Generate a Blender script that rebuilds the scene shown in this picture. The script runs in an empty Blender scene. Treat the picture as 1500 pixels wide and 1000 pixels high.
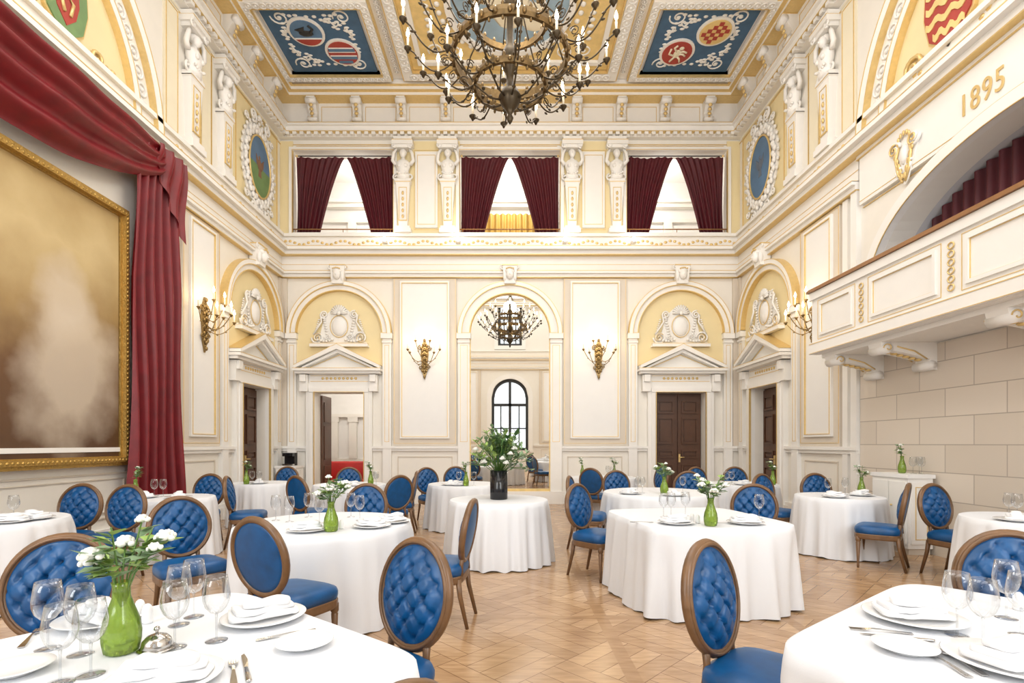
import bpy,bmesh,math,random
from math import sin,cos,pi,sqrt,atan2,exp,floor
from mathutils import Vector
SC=bpy.context.scene; C=SC.collection
rnd=random.Random(11)
# ------------------------------------------------------------------ materials
def mat(name,col,rough=.5,metal=0,var=.06,scale=5,bump=0,bscale=60,sheen=0,emit=0,trans=0,ecol=None,coat=0,tint=None):
    m=bpy.data.materials.new(name); m.use_nodes=True
    nt=m.node_tree; b=nt.nodes['Principled BSDF']
    b.inputs['Roughness'].default_value=rough; b.inputs['Metallic'].default_value=metal
    b.inputs['Sheen Weight'].default_value=sheen; b.inputs['Transmission Weight'].default_value=trans
    b.inputs['Sheen Tint'].default_value=(tint or tuple(min(1,c*2+.02) for c in col))+(1,)
    b.inputs['Coat Weight'].default_value=coat
    tc=nt.nodes.new('ShaderNodeTexCoord'); nz=nt.nodes.new('ShaderNodeTexNoise')
    nz.inputs['Scale'].default_value=scale; nz.inputs['Detail'].default_value=3
    nt.links.new(tc.outputs['Object'],nz.inputs['Vector'])
    mx=nt.nodes.new('ShaderNodeMix'); mx.data_type='RGBA'
    mx.inputs['A'].default_value=tuple(max(0,c*(1-var)) for c in col)+(1,)
    mx.inputs['B'].default_value=tuple(min(1,c*(1+var)) for c in col)+(1,)
    nt.links.new(nz.outputs['Fac'],mx.inputs['Factor'])
    nt.links.new(mx.outputs['Result'],b.inputs['Base Color'])
    if emit:
        b.inputs['Emission Color'].default_value=(ecol or col)+(1,); b.inputs['Emission Strength'].default_value=emit
    if bump:
        n2=nt.nodes.new('ShaderNodeTexNoise'); n2.inputs['Scale'].default_value=bscale
        nt.links.new(tc.outputs['Object'],n2.inputs['Vector'])
        bp=nt.nodes.new('ShaderNodeBump'); bp.inputs['Strength'].default_value=bump; bp.inputs['Distance'].default_value=.02
        nt.links.new(n2.outputs['Fac'],bp.inputs['Height']); nt.links.new(bp.outputs['Normal'],b.inputs['Normal'])
    return m
M={}
M['cream']=mat('cream_plaster',(.81,.77,.70),.6,var=.03)
M['white']=mat('white_plaster',(.84,.815,.775),.55,var=.03)
M['panel']=mat('panel_white',(.83,.815,.795),.5,var=.02)
M['beige']=mat('beige_stucco',(.68,.605,.51),.6,var=.05)
M['yellow']=mat('yellow_plaster',(.80,.67,.39),.6,var=.04)
M['pale']=mat('pale_yellow_plaster',(.83,.755,.58),.6,var=.04)
M['gold']=mat('gold_leaf',(.76,.555,.24),.38,.42,var=.12,scale=20)
M['gilt']=mat('gilt_frame',(.48,.30,.08),.4,.7,var=.3,scale=40,bump=.5,bscale=50)
M['wood']=mat('walnut_wood',(.16,.082,.036),.34,var=.45,scale=14)
M['door']=mat('dark_door_wood',(.085,.036,.018),.38,var=.3,scale=8)
M['rail']=mat('handrail_wood',(.30,.14,.05),.35,var=.2,scale=9)
M['blue']=mat('blue_velvet',(.0003,.066,.205),.40,var=.55,scale=11,sheen=.10,tint=(.02,.34,.75))
M['cloth']=mat('white_linen',(.765,.775,.80),.75,var=.015,bump=.06,bscale=200)
M['nap']=mat('napkin_linen',(.84,.84,.85),.8,var=.015,bump=.06,bscale=160)
M['china']=mat('white_china',(.86,.86,.86),.15,var=.01,coat=.3)
M['silver']=mat('polished_silver',(.55,.53,.51),.16,1,var=.04)
M['bronze']=mat('dark_bronze',(.06,.042,.022),.42,.65,var=.4,scale=25)
M['bronzeh']=mat('worn_bronze',(.16,.105,.045),.40,.75,var=.5,scale=30)
M['bronzeg']=mat('gilt_bronze',(.31,.21,.085),.38,.8,var=.4,scale=30)
M['candle']=mat('candle_sleeve',(.84,.76,.60),.5,var=.03)
M['bulb']=mat('glowing_bulb',(1,.80,.50),.3,emit=22,ecol=(1,.74,.42))
M['red']=mat('red_velvet',(.165,.002,.006),.48,var=.4,scale=6,sheen=.03)
M['dred']=mat('dark_red_velvet',(.075,.002,.007),.6,var=.35,scale=5,sheen=.03)
M['goldcl']=mat('gold_curtain_cloth',(.62,.40,.10),.55,var=.2,scale=5)
M['leafd']=mat('dark_leaf',(.05,.13,.03),.5,var=.35,scale=20)
M['leafg']=mat('grey_green_leaf',(.22,.33,.18),.55,var=.3,scale=20)
M['leafl']=mat('light_leaf',(.28,.41,.10),.5,var=.3,scale=20)
M['stem']=mat('green_stem',(.10,.20,.04),.5,var=.2)
M['petal']=mat('white_petal',(.86,.86,.80),.6,var=.03)
M['gvase']=mat('green_glass',(.30,.45,.06),.1,var=.25,scale=30,trans=.6)
M['black']=mat('black_gloss',(.010,.010,.012),.15,var=.2)
M['grey']=mat('grey_plaster',(.58,.58,.60),.6,var=.04)
M['blueP']=mat('painted_blue',(.05,.12,.22),.55,var=.35,scale=5)
M['skyP']=mat('painted_pale_blue',(.30,.42,.52),.55,var=.3,scale=3)
M['midP']=mat('painted_mid_blue',(.10,.19,.32),.55,var=.4,scale=3)
M['brownP']=mat('painted_brown',(.22,.12,.07),.55,var=.3)
M['slateP']=mat('painted_slate',(.13,.16,.21),.55,var=.3)
M['redP']=mat('painted_red',(.38,.045,.03),.55,var=.2)
M['greenP']=mat('painted_green',(.16,.26,.10),.55,var=.3)
M['goldP']=mat('painted_ochre',(.76,.55,.22),.5,var=.25,scale=7)
M['dark']=mat('dark_iron',(.02,.02,.022),.5,var=.2)
M['daylight']=mat('daylight_pane',(.80,.88,1),.3,emit=1.1,ecol=(.85,.92,1))
M['lens']=mat('lamp_lens',(1,.95,.85),.3,emit=80,ecol=(1,.92,.8))
M['redS']=mat('red_sofa_fabric',(.50,.025,.02),.6,var=.2)
M['mirror']=mat('silvered_mirror',(.88,.87,.84),.008,1,var=.01)
def glass_mat():
    m=bpy.data.materials.new('clear_crystal'); m.use_nodes=True; nt=m.node_tree
    nt.nodes.remove(nt.nodes['Principled BSDF']); o=nt.nodes['Material Output']
    t=nt.nodes.new('ShaderNodeBsdfTransparent'); t.inputs[0].default_value=(.91,.92,.93,1)
    g=nt.nodes.new('ShaderNodeBsdfGlossy'); g.inputs['Roughness'].default_value=.03
    lw=nt.nodes.new('ShaderNodeLayerWeight'); lw.inputs[0].default_value=.30
    mx=nt.nodes.new('ShaderNodeMixShader')
    nt.links.new(lw.outputs['Facing'],mx.inputs[0]); nt.links.new(t.outputs[0],mx.inputs[1]); nt.links.new(g.outputs[0],mx.inputs[2])
    nt.links.new(mx.outputs[0],o.inputs[0]); return m
M['glass']=glass_mat()
def floor_mat():
    m=bpy.data.materials.new('oak_parquet'); m.use_nodes=True; nt=m.node_tree; b=nt.nodes['Principled BSDF']; L=nt.links.new
    tc=nt.nodes.new('ShaderNodeTexCoord')
    def mp(r,s=(1,1,1),l=(0,0,0)):
        k=nt.nodes.new('ShaderNodeMapping'); k.inputs['Rotation'].default_value=(0,0,r); k.inputs['Scale'].default_value=s; k.inputs['Location'].default_value=l
        L(tc.outputs['Object'],k.inputs['Vector']); return k
    def brick(k,w,h,c1,c2,mo,ms,off):
        t=nt.nodes.new('ShaderNodeTexBrick'); t.offset=off
        t.inputs['Scale'].default_value=1; t.inputs['Brick Width'].default_value=w; t.inputs['Row Height'].default_value=h
        t.inputs['Color1'].default_value=c1+(1,); t.inputs['Color2'].default_value=c2+(1,); t.inputs['Mortar'].default_value=mo+(1,)
        t.inputs['Mortar Size'].default_value=ms; t.inputs['Mortar Smooth'].default_value=.2
        L(k.outputs[0],t.inputs['Vector']); return t
    mo=(.22,.12,.06)
    k0=mp(pi/4); k1=mp(pi/4+pi/2)
    b0=brick(k0,.54,.135,(.53,.345,.195),(.42,.26,.14),mo,.003,0); b1=brick(k1,.54,.135,(.40,.245,.13),(.57,.38,.22),mo,.003,0)
    ck=nt.nodes.new('ShaderNodeTexChecker'); ck.inputs['Scale'].default_value=1/.54
    L(k0.outputs[0],ck.inputs['Vector'])
    mx=nt.nodes.new('ShaderNodeMix'); mx.data_type='RGBA'
    L(ck.outputs['Fac'],mx.inputs['Factor']); L(b0.outputs['Color'],mx.inputs['A']); L(b1.outputs['Color'],mx.inputs['B'])
    # framing battens of the square panels
    k2=mp(0,l=(.76,.3,0)); b2=brick(k2,1.527,1.527,(0,0,0),(0,0,0),(1,1,1),.055,0)
    m2=nt.nodes.new('ShaderNodeMix'); m2.data_type='RGBA'; L(b2.outputs['Color'],m2.inputs['Factor'])
    L(mx.outputs['Result'],m2.inputs['A']); m2.inputs['B'].default_value=(.42,.26,.14,1)
    b3=brick(k2,1.527,1.527,(1,1,1),(.91,.89,.86),(.97,.96,.95),.0,0)
    m4=nt.nodes.new('ShaderNodeMix'); m4.data_type='RGBA'; m4.blend_type='MULTIPLY'; m4.inputs['Factor'].default_value=1
    L(m2.outputs['Result'],m4.inputs['A']); L(b3.outputs['Color'],m4.inputs['B'])
    nz=nt.nodes.new('ShaderNodeTexNoise'); nz.inputs['Scale'].default_value=1; nz.inputs['Detail'].default_value=5
    k3=mp(pi/4,(5,26,1)); L(k3.outputs[0],nz.inputs['Vector'])
    rp=nt.nodes.new('ShaderNodeValToRGB'); rp.color_ramp.elements[0].position=.3; rp.color_ramp.elements[1].position=.7; rp.color_ramp.elements[0].color=(.78,.74,.70,1); rp.color_ramp.elements[1].color=(1.12,1.12,1.12,1)
    L(nz.outputs['Fac'],rp.inputs[0])
    m3=nt.nodes.new('ShaderNodeMix'); m3.data_type='RGBA'; m3.blend_type='MULTIPLY'; m3.inputs['Factor'].default_value=1
    L(m4.outputs['Result'],m3.inputs['A']); L(rp.outputs[0],m3.inputs['B'])
    L(m3.outputs['Result'],b.inputs['Base Color']); b.inputs['Roughness'].default_value=.2
    return m
M['floor']=floor_mat()
def stone_mat():
    m=bpy.data.materials.new('stone_blocks'); m.use_nodes=True; nt=m.node_tree; b=nt.nodes['Principled BSDF']; L=nt.links.new
    tc=nt.nodes.new('ShaderNodeTexCoord'); sp=nt.nodes.new('ShaderNodeSeparateXYZ'); cb=nt.nodes.new('ShaderNodeCombineXYZ')
    L(tc.outputs['Object'],sp.inputs[0]); L(sp.outputs['Y'],cb.inputs['X']); L(sp.outputs['Z'],cb.inputs['Y'])
    t=nt.nodes.new('ShaderNodeTexBrick'); t.inputs['Scale'].default_value=1; t.inputs['Brick Width'].default_value=.82; t.inputs['Row Height'].default_value=.36
    t.inputs['Color1'].default_value=(.73,.65,.56,1); t.inputs['Color2'].default_value=(.65,.57,.48,1); t.inputs['Mortar'].default_value=(.42,.36,.30,1)
    t.inputs['Mortar Size'].default_value=.006
    L(cb.outputs[0],t.inputs['Vector']); L(t.outputs['Color'],b.inputs['Base Color']); b.inputs['Roughness'].default_value=.7
    return m
M['stone']=stone_mat()
def canvas_mat():
    # generic stand-in: soft ochre to umber clouds with pale patches
    m=bpy.data.materials.new('aged_oil_canvas'); m.use_nodes=True; nt=m.node_tree; b=nt.nodes['Principled BSDF']; L=nt.links.new
    tc=nt.nodes.new('ShaderNodeTexCoord'); sp=nt.nodes.new('ShaderNodeSeparateXYZ'); L(tc.outputs['Object'],sp.inputs[0])
    nz=nt.nodes.new('ShaderNodeTexNoise'); nz.inputs['Scale'].default_value=1.6; nz.inputs['Detail'].default_value=5; L(tc.outputs['Object'],nz.inputs['Vector'])
    ad=nt.nodes.new('ShaderNodeMath'); ad.operation='MULTIPLY_ADD'; ad.inputs[1].default_value=1.2; L(nz.outputs['Fac'],ad.inputs[0]); L(sp.outputs['Z'],ad.inputs[2])
    mr=nt.nodes.new('ShaderNodeMapRange'); mr.inputs['From Min'].default_value=.6; mr.inputs['From Max'].default_value=4.1; L(ad.outputs[0],mr.inputs['Value'])
    rp=nt.nodes.new('ShaderNodeValToRGB'); e=rp.color_ramp.elements
    e[0].position=0; e[0].color=(.08,.035,.014,1); e[1].position=1; e[1].color=(.42,.29,.12,1)
    for p,c in ((.32,(.14,.065,.025,1)),(.55,(.36,.235,.095,1)),(.8,(.58,.44,.22,1))):
        q=e.new(p); q.color=c
    L(mr.outputs[0],rp.inputs[0]); prev=rp.outputs[0]
    for y,z,ry,rz,st in ((.95,1.15,.9,1.15,.7),(.9,2.05,.5,.7,.7)):
        mp=nt.nodes.new('ShaderNodeMapping'); mp.inputs['Location'].default_value=(0,-y/ry,-z/rz); mp.inputs['Scale'].default_value=(.01,1/ry,1/rz)
        L(tc.outputs['Object'],mp.inputs['Vector'])
        sc=nt.nodes.new('ShaderNodeVectorMath'); sc.operation='MULTIPLY_ADD'; sc.inputs[1].default_value=(.9,.9,.9); L(nz.outputs['Color'],sc.inputs[0]); L(mp.outputs[0],sc.inputs[2])
        sb=nt.nodes.new('ShaderNodeVectorMath'); sb.operation='SUBTRACT'; sb.inputs[1].default_value=(.45,.45,.45); L(sc.outputs[0],sb.inputs[0])
        g=nt.nodes.new('ShaderNodeTexGradient'); g.gradient_type='SPHERICAL'; L(sb.outputs[0],g.inputs['Vector'])
        r2=nt.nodes.new('ShaderNodeMapRange'); r2.inputs['From Min'].default_value=.05; r2.inputs['From Max'].default_value=.55; r2.inputs['To Max'].default_value=st; L(g.outputs['Fac'],r2.inputs['Value'])
        mx=nt.nodes.new('ShaderNodeMix'); mx.data_type='RGBA'; mx.inputs['B'].default_value=(.66,.56,.44,1)
        L(r2.outputs[0],mx.inputs['Factor']); L(prev,mx.inputs['A']); prev=mx.outputs['Result']
    L(prev,b.inputs['Base Color']); b.inputs['Roughness'].default_value=.5
    return m
M['canvas']=canvas_mat()
# ------------------------------------------------------------------ mesh builder
class MB:
    def __init__(s,f=None): s.f=f; s.v=[]; s.fc=[]; s.sm=[]; s.mi=[]; s.m=0
    def add(s,vs,fs,sm=False):
        o=len(s.v); s.v+=[tuple(s.f(*p)) if s.f else tuple(p) for p in vs]
        for q in fs: s.fc.append([i+o for i in q]); s.sm.append(sm); s.mi.append(s.m)
        return s
    def box(s,a0,a1,b0,b1,c0,c1):
        return s.add([(a0,b0,c0),(a1,b0,c0),(a1,b1,c0),(a0,b1,c0),(a0,b0,c1),(a1,b0,c1),(a1,b1,c1),(a0,b1,c1)],
            [(0,3,2,1),(4,5,6,7),(0,1,5,4),(1,2,6,5),(2,3,7,6),(3,0,4,7)])
    def frame(s,u0,u1,z0,z1,t,n0,n1):
        vs=[]
        for n in (n0,n1):
            vs+=[(u0,n,z0),(u1,n,z0),(u1,n,z1),(u0,n,z1),(u0+t,n,z0+t),(u1-t,n,z0+t),(u1-t,n,z1-t),(u0+t,n,z1-t)]
        fs=[]
        for i in range(4):
            j=(i+1)%4
            fs+=[(i,j,4+j,4+i),(8+i,12+i,12+j,8+j),(i,8+i,8+j,j),(4+i,4+j,12+j,12+i)]
        return s.add(vs,fs)
    def prism(s,poly,n0,n1):
        k=len(poly); vs=[(u,n0,z) for u,z in poly]+[(u,n1,z) for u,z in poly]
        return s.add(vs,[tuple(range(k)),tuple(range(2*k-1,k-1,-1))]+[(i,(i+1)%k,k+(i+1)%k,k+i) for i in range(k)])
    def prismx(s,poly,x0,x1):
        k=len(poly); vs=[(x0,n,z) for n,z in poly]+[(x1,n,z) for n,z in poly]
        return s.add(vs,[tuple(range(k)),tuple(range(2*k-1,k-1,-1))]+[(i,(i+1)%k,k+(i+1)%k,k+i) for i in range(k)])
    def arc(s,uc,zc,r0,r1,a0,a1,n0,n1,seg=24):
        vs=[];fs=[]
        for i in range(seg+1):
            a=a0+(a1-a0)*i/seg
            for r,n in ((r0,n0),(r1,n0),(r1,n1),(r0,n1)): vs.append((uc+r*cos(a),n,zc+r*sin(a)))
        for i in range(seg):
            for j in range(4): fs.append((4*i+j,4*i+(j+1)%4,4*i+4+(j+1)%4,4*i+4+j))
        fs+=[(3,2,1,0),tuple(4*seg+j for j in range(4))]
        return s.add(vs,fs)
    def loft(s,rings,cap=True,sm=True,closed=True):
        k=len(rings[0]); vs=[p for r in rings for p in r]; fs=[]
        for i in range(len(rings)-1):
            for j in range(k if closed else k-1): fs.append((i*k+j,i*k+(j+1)%k,(i+1)*k+(j+1)%k,(i+1)*k+j))
        s.add(vs,fs,sm)
        if cap:
            o=len(s.v)-len(vs)
            for q in (list(range(k-1,-1,-1)),list(range(len(vs)-k,len(vs)))):
                s.fc.append([i+o for i in q]); s.sm.append(sm); s.mi.append(s.m)
        return s
    def lathe(s,prof,c=(0,0,0),seg=16,cap=True):
        return s.loft([[(c[0]+r*cos(2*pi*j/seg),c[1]+r*sin(2*pi*j/seg),c[2]+z) for j in range(seg)] for r,z in prof],cap)
    def sph(s,c,r,seg=8,rings=6):
        if not isinstance(r,tuple): r=(r,r,r)
        R=[]
        for i in range(rings+1):
            a=-pi/2+pi*i/rings; q=max(cos(a),.02)
            R.append([(c[0]+r[0]*q*cos(2*pi*j/seg),c[1]+r[1]*q*sin(2*pi*j/seg),c[2]+r[2]*sin(a)) for j in range(seg)])
        return s.loft(R)
    def tube(s,pts,r,seg=6,closed=False):
        P=[Vector(p) for p in pts]; n=len(P); rr=r if isinstance(r,(list,tuple)) else [r]*n
        T=[]
        for i in range(n):
            a=P[(i-1)%n] if closed or i>0 else P[i]; b=P[(i+1)%n] if closed or i<n-1 else P[i]
            d=b-a; T.append(d.normalized() if d.length>1e-9 else Vector((0,0,1)))
        up=Vector((0,0,1)) if abs(T[0].z)<.9 else Vector((1,0,0))
        N=(up-T[0]*up.dot(T[0])).normalized(); rings=[]
        for i in range(n):
            N=N-T[i]*N.dot(T[i]); N.normalize(); B=T[i].cross(N)
            rings.append([tuple(P[i]+(N*cos(2*pi*j/seg)+B*sin(2*pi*j/seg))*rr[i]) for j in range(seg)])
        if closed: rings.append(rings[0])
        return s.loft(rings,not closed)
    def build(s,name,mats,parent=None,world=False,loc=None):
        me=bpy.data.meshes.new(name); v=s.v
        if world and parent is not None:
            l=parent.location; v=[(x-l.x,y-l.y,z-l.z) for x,y,z in v]
        me.from_pydata(v,[],s.fc)
        for m in (mats if isinstance(mats,list) else [mats]): me.materials.append(m)
        me.polygons.foreach_set('use_smooth',s.sm); me.polygons.foreach_set('material_index',s.mi)
        bm=bmesh.new(); bm.from_mesh(me); bmesh.ops.recalc_face_normals(bm,faces=bm.faces); bm.to_mesh(me); bm.free()
        o=bpy.data.objects.new(name,me); C.objects.link(o)
        if parent is not None: o.parent=parent
        if loc: o.location=loc
        return o
def tag(o,label,cat,group=None):
    o['label']=label; o['category']=cat
    if group: o['group']=group
    return o
def struct(o): o['kind']='structure'; return o
def thing(name,label,cat,loc=(0,0,0),rz=0,group=None):
    o=bpy.data.objects.new(name,None); C.objects.link(o); o.location=loc; o.rotation_euler=(0,0,rz); o.empty_display_size=.1
    return tag(o,label,cat,group)
def copy_tree(o,parent=None):
    c=o.copy(); C.objects.link(c)
    if parent is not None: c.parent=parent
    for ch in list(o.children): copy_tree(ch,c)
    return c
class Proto:
    def __init__(s,root): s.root=root; s.used=False
    def put(s,loc,rz=0,label=None,group=None,scale=None):
        o=copy_tree(s.root) if s.used else s.root
        s.used=True; o.location=loc; o.rotation_euler=(0,0,rz)
        if scale: o.scale=(scale,)*3
        if label: o['label']=label
        if group: o['group']=group
        return o
F=750.; VX=747.; HZ=650.; H=1.45
def wx(px,Y): return (px-VX)/F*Y
def px_of(o): return VX+F*o.location.x/max(o.location.y,.1)
ORD=['leftmost','second from left','third from left','fourth from left','fifth from left','sixth from left','seventh from left','eighth from left','ninth from left','tenth from left','eleventh from left','twelfth from left']
def ordinal(lst,fmt,key=px_of):
    l=sorted(lst,key=key); n=len(l)
    for i,o in enumerate(l):
        if n==1: w=''
        elif n==2: w=('left one','right one')[i]
        else: w='rightmost' if i==n-1 else ORD[i]
        o['label']=(fmt.format(w) if w else fmt.format('').rstrip(', ')).strip()
def spiral(cx,cz,r0,r1,turns,n,start=0,d=1,k=26):
    return [(cx+(r0+(r1-r0)*i/k)*cos(start+d*2*pi*turns*i/k),n,cz+(r0+(r1-r0)*i/k)*sin(start+d*2*pi*turns*i/k)) for i in range(k+1)]
# ------------------------------------------------------------------ room frame
XW=5.6; YB=12.5; YF=-3.0; ZC=10.0
FB=lambda u,n,z:(u,YB-n,z)
FL=lambda u,n,z:(-XW+n,u,z)
FR=lambda u,n,z:(XW-n,u,z)
FF=lambda u,n,z:(u,YF+n,z)
FC=lambda u,n,z:(u,z,ZC-n)
def cells(m,u0,u1,z0,z1,n0,n1,holes):
    us=sorted({u0,u1}|{h[i] for h in holes for i in (0,1)}); zs=sorted({z0,z1}|{h[i] for h in holes for i in (2,3)})
    for a,b in zip(us,us[1:]):
        for c,d in zip(zs,zs[1:]):
            if any(h[0]<=(a+b)/2<=h[1] and h[2]<=(c+d)/2<=h[3] for h in holes): continue
            m.box(a,b,n0,n1,c,d)
    return m
struct(MB().box(-6.2,7.2,YF-.3,17.5,-.2,0).build('floor',M['floor']))
ceil=struct(MB().box(-6.2,7.2,YF-.3,12.9,ZC,ZC+.2).build('ceiling',M['white']))
BAY=4.14; SB=11.1; GAL=4.06
gh=[(c-1.225,c+1.225,6.53,8.58) for c in (-GAL,0,GAL)]
wb=struct(cells(MB(FB),-6.2,6.2,0,ZC,-.35,0,[(-BAY-.6,-BAY+.6,0,2.7),(BAY-.6,BAY+.6,0,2.7)]+gh).build('wall_back',M['cream']))
wl=struct(cells(MB(FL),YF-.3,YB,0,ZC,-.35,0,[(SB-.6,SB+.6,0,2.7)]).build('wall_left',M['cream']))
wr=cells(MB(FR),YF-.3,YB,0,ZC,-.35,0,[(SB-.6,SB+.6,0,2.7),(3.4,7.8,2.9,5.4)])
AC,AA,AZ,AB_=5.6,2.2,3.9,1.25
def archz(u): 
    q=1-((u-AC)/AA)**2
    return AZ+AB_*sqrt(max(q,0))
N=40
for i in range(N):
    a=3.4+4.4*i/N; b=3.4+4.4*(i+1)/N
    wr.add([(a,-.35,archz(a)),(b,-.35,archz(b)),(b,0,archz(b)),(a,0,archz(a)),(a,-.35,5.4),(b,-.35,5.4),(b,0,5.4),(a,0,5.4)],
        [(0,3,2,1),(4,5,6,7),(0,1,5,4),(1,2,6,5),(2,3,7,6),(3,0,4,7)])
wr=struct(wr.build('wall_right',M['cream']))
wf=struct(cells(MB(FF),-6.2,6.2,0,ZC,-.3,0,[(-1,1,1.1,5.0),(-.65,.65,6.8,9.2)]).build('wall_front',M['cream']))
# windows of the front wall (seen in the mirror)
for k,(hw,z0,z1,arch) in enumerate(((1,1.1,5.0,True),(.65,6.8,9.2,False))):
    m=MB(FF).frame(-hw,hw,z0,z1,.14,-.28,-.1).box(-hw,hw,-.25,-.12,z0+(z1-z0)*.62,z0+(z1-z0)*.62+.14).box(-.07,.07,-.25,-.12,z0,z1)
    for s in (-.5,.5): m.box(s*hw-.03,s*hw+.03,-.25,-.13,z0,z0+(z1-z0)*.62)
    m.box(-hw,hw,-.25,-.13,z0+(z1-z0)*.3,z0+(z1-z0)*.3+.06)
    w=struct(m.build('window_%d'%(k+1),M['dark']))
    MB(FF).box(-hw,hw,-.3,-.27,z0,z1).build('pane',M['daylight'],w)
    if arch:
        m=MB(FF)
        for i in range(16):
            a=-1+2*i/16; b=-1+2*(i+1)/16; za=4+sqrt(max(0,1-a*a)); zb=4+sqrt(max(0,1-b*b))
            m.add([(a,-.3,za),(b,-.3,zb),(b,.004,zb),(a,.004,za),(a,-.3,5.02),(b,-.3,5.02),(b,.004,5.02),(a,.004,5.02)],[(0,3,2,1),(4,5,6,7),(0,1,5,4),(2,3,7,6)])
        m.build('arch_infill',M['cream'],w)
        MB(FF).arc(0,4,.84,1.0,0,pi,-.25,-.08).build('arch_bar',M['dark'],w)
        MB(FF).arc(0,4,1.0,1.25,0,pi,0,.1).box(-1.25,-1,0,.1,1,4).box(1,1.25,0,.1,1,4).build('window_frame',M['white'],w)
    else: MB(FF).frame(-hw-.2,hw+.2,z0-.2,z1+.2,.2,0,.1).build('window_frame',M['white'],w)
# ------------------------------------------------------------------ mouldings running round the room
def horiz(m,u0,u1,specs,e=0):
    for z0,z1,n in specs: m.box(u0,u1,0,n,z0+e,z1+e)
    return m
def split(u0,u1,gaps):
    out=[];a=u0
    for g0,g1 in sorted(gaps):
        out.append((a,g0)); a=g1
    out.append((a,u1)); return out
crown=[(8.86,8.95,.14),(8.95,9.06,.24),(9.06,9.12,.30),(9.12,9.72,.08),(9.72,9.80,.36),(9.80,9.88,.44),(9.88,9.99,.5)]
crownG=[(8.938,8.953,.245),(9.107,9.122,.305),(9.705,9.722,.365),(9.787,9.803,.445),(9.872,9.888,.505),(8.74,8.752,.02)]
belt=[(5.50,5.57,.10),(5.57,5.63,.16),(5.63,6.02,.06),(6.02,6.10,.20),(6.10,6.18,.30)]
beltG=[(5.483,5.496,.10),(5.622,5.636,.165),(5.80,5.811,.065),(6.003,6.018,.20),(6.17,6.184,.305)]
beltS=[(5.95,6.02,.09),(6.02,6.10,.20),(6.10,6.18,.30)]; beltSG=[(5.94,5.952,.095),(6.003,6.018,.20),(6.17,6.184,.305)]
par=[(6.18,6.46,.10),(6.46,6.53,.16)]
dado=[(0,.22,.10),(.22,.28,.07),(1.28,1.34,.06),(1.34,1.40,.094)]
CP=[463,527,591,655,843,907,970,1033]; CX=[(p-VX)/60 for p in CP]; CY=[7.9,8.9,9.92,10.7,11.6]
for nm,f,u0,u1,wall,gaps,e in (('back',FB,-XW,XW,wb,[(-BAY-.8,-BAY+.8),(-1.26,1.26),(BAY-.8,BAY+.8)],0),('left',FL,YF,YB,wl,[(SB-.8,SB+.8)],.0025),('right',FR,YF,YB,wr,[(2.4,8.15),(SB-.8,SB+.8)],.005),('front',FF,-XW,XW,wf,[(-1.3,1.3)],.0075)):
    horiz(MB(f),u0,u1,crown,e).build('crown_cornice',M['white'],wall)
    horiz(MB(f),u0,u1,crownG,e).build('cornice_gilding',M['gold'],wall)
    m=MB(f); g=MB(f)
    if nm=='right':
        horiz(m,u0,8.15,beltS+par,e); horiz(m,8.15,u1,belt+par,e); horiz(g,u0,8.15,beltSG,e); horiz(g,8.15,u1,beltG,e)
    else: horiz(m,u0,u1,belt+par,e); horiz(g,u0,u1,beltG,e)
    m.build('belt_course',M['white'],wall); g.build('belt_gilding',M['gold'],wall)
    m=MB(f)
    for a,b in split(u0,u1,gaps): horiz(m,a,b,dado,e)
    m.build('dado',M['white'],wall)
    if nm=='front': continue
    m=MB(f); k=int((u1-u0)/.17)
    for i in range(k):
        u=u0+(i+.5)*(u1-u0)/k; m.box(u-.045,u+.045,.13,.238,8.87,8.94)
    m.build('dentils',M['white'],wall)
    m=MB(f)                                     # gilded garland relief on the parapet
    k=int((u1-u0)/.11)
    for i in range(k):
        u=u0+(i+.5)*(u1-u0)/k
        if nm!='back' and u<8.4: continue
        m.sph((u,.10,6.32+.045*sin(i*1.05)),(.042,.02,.034),6,4)
    m.build('parapet_garland',M['gold'],wall)
    g=MB(f); L=CX if nm=='back' else CY
    for a,b in zip(L,L[1:]): g.frame(a+.16,b-.16,9.22,9.62,.012,.08,.088)
    g.build('frieze_gilding',M['gold'],wall)
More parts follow.
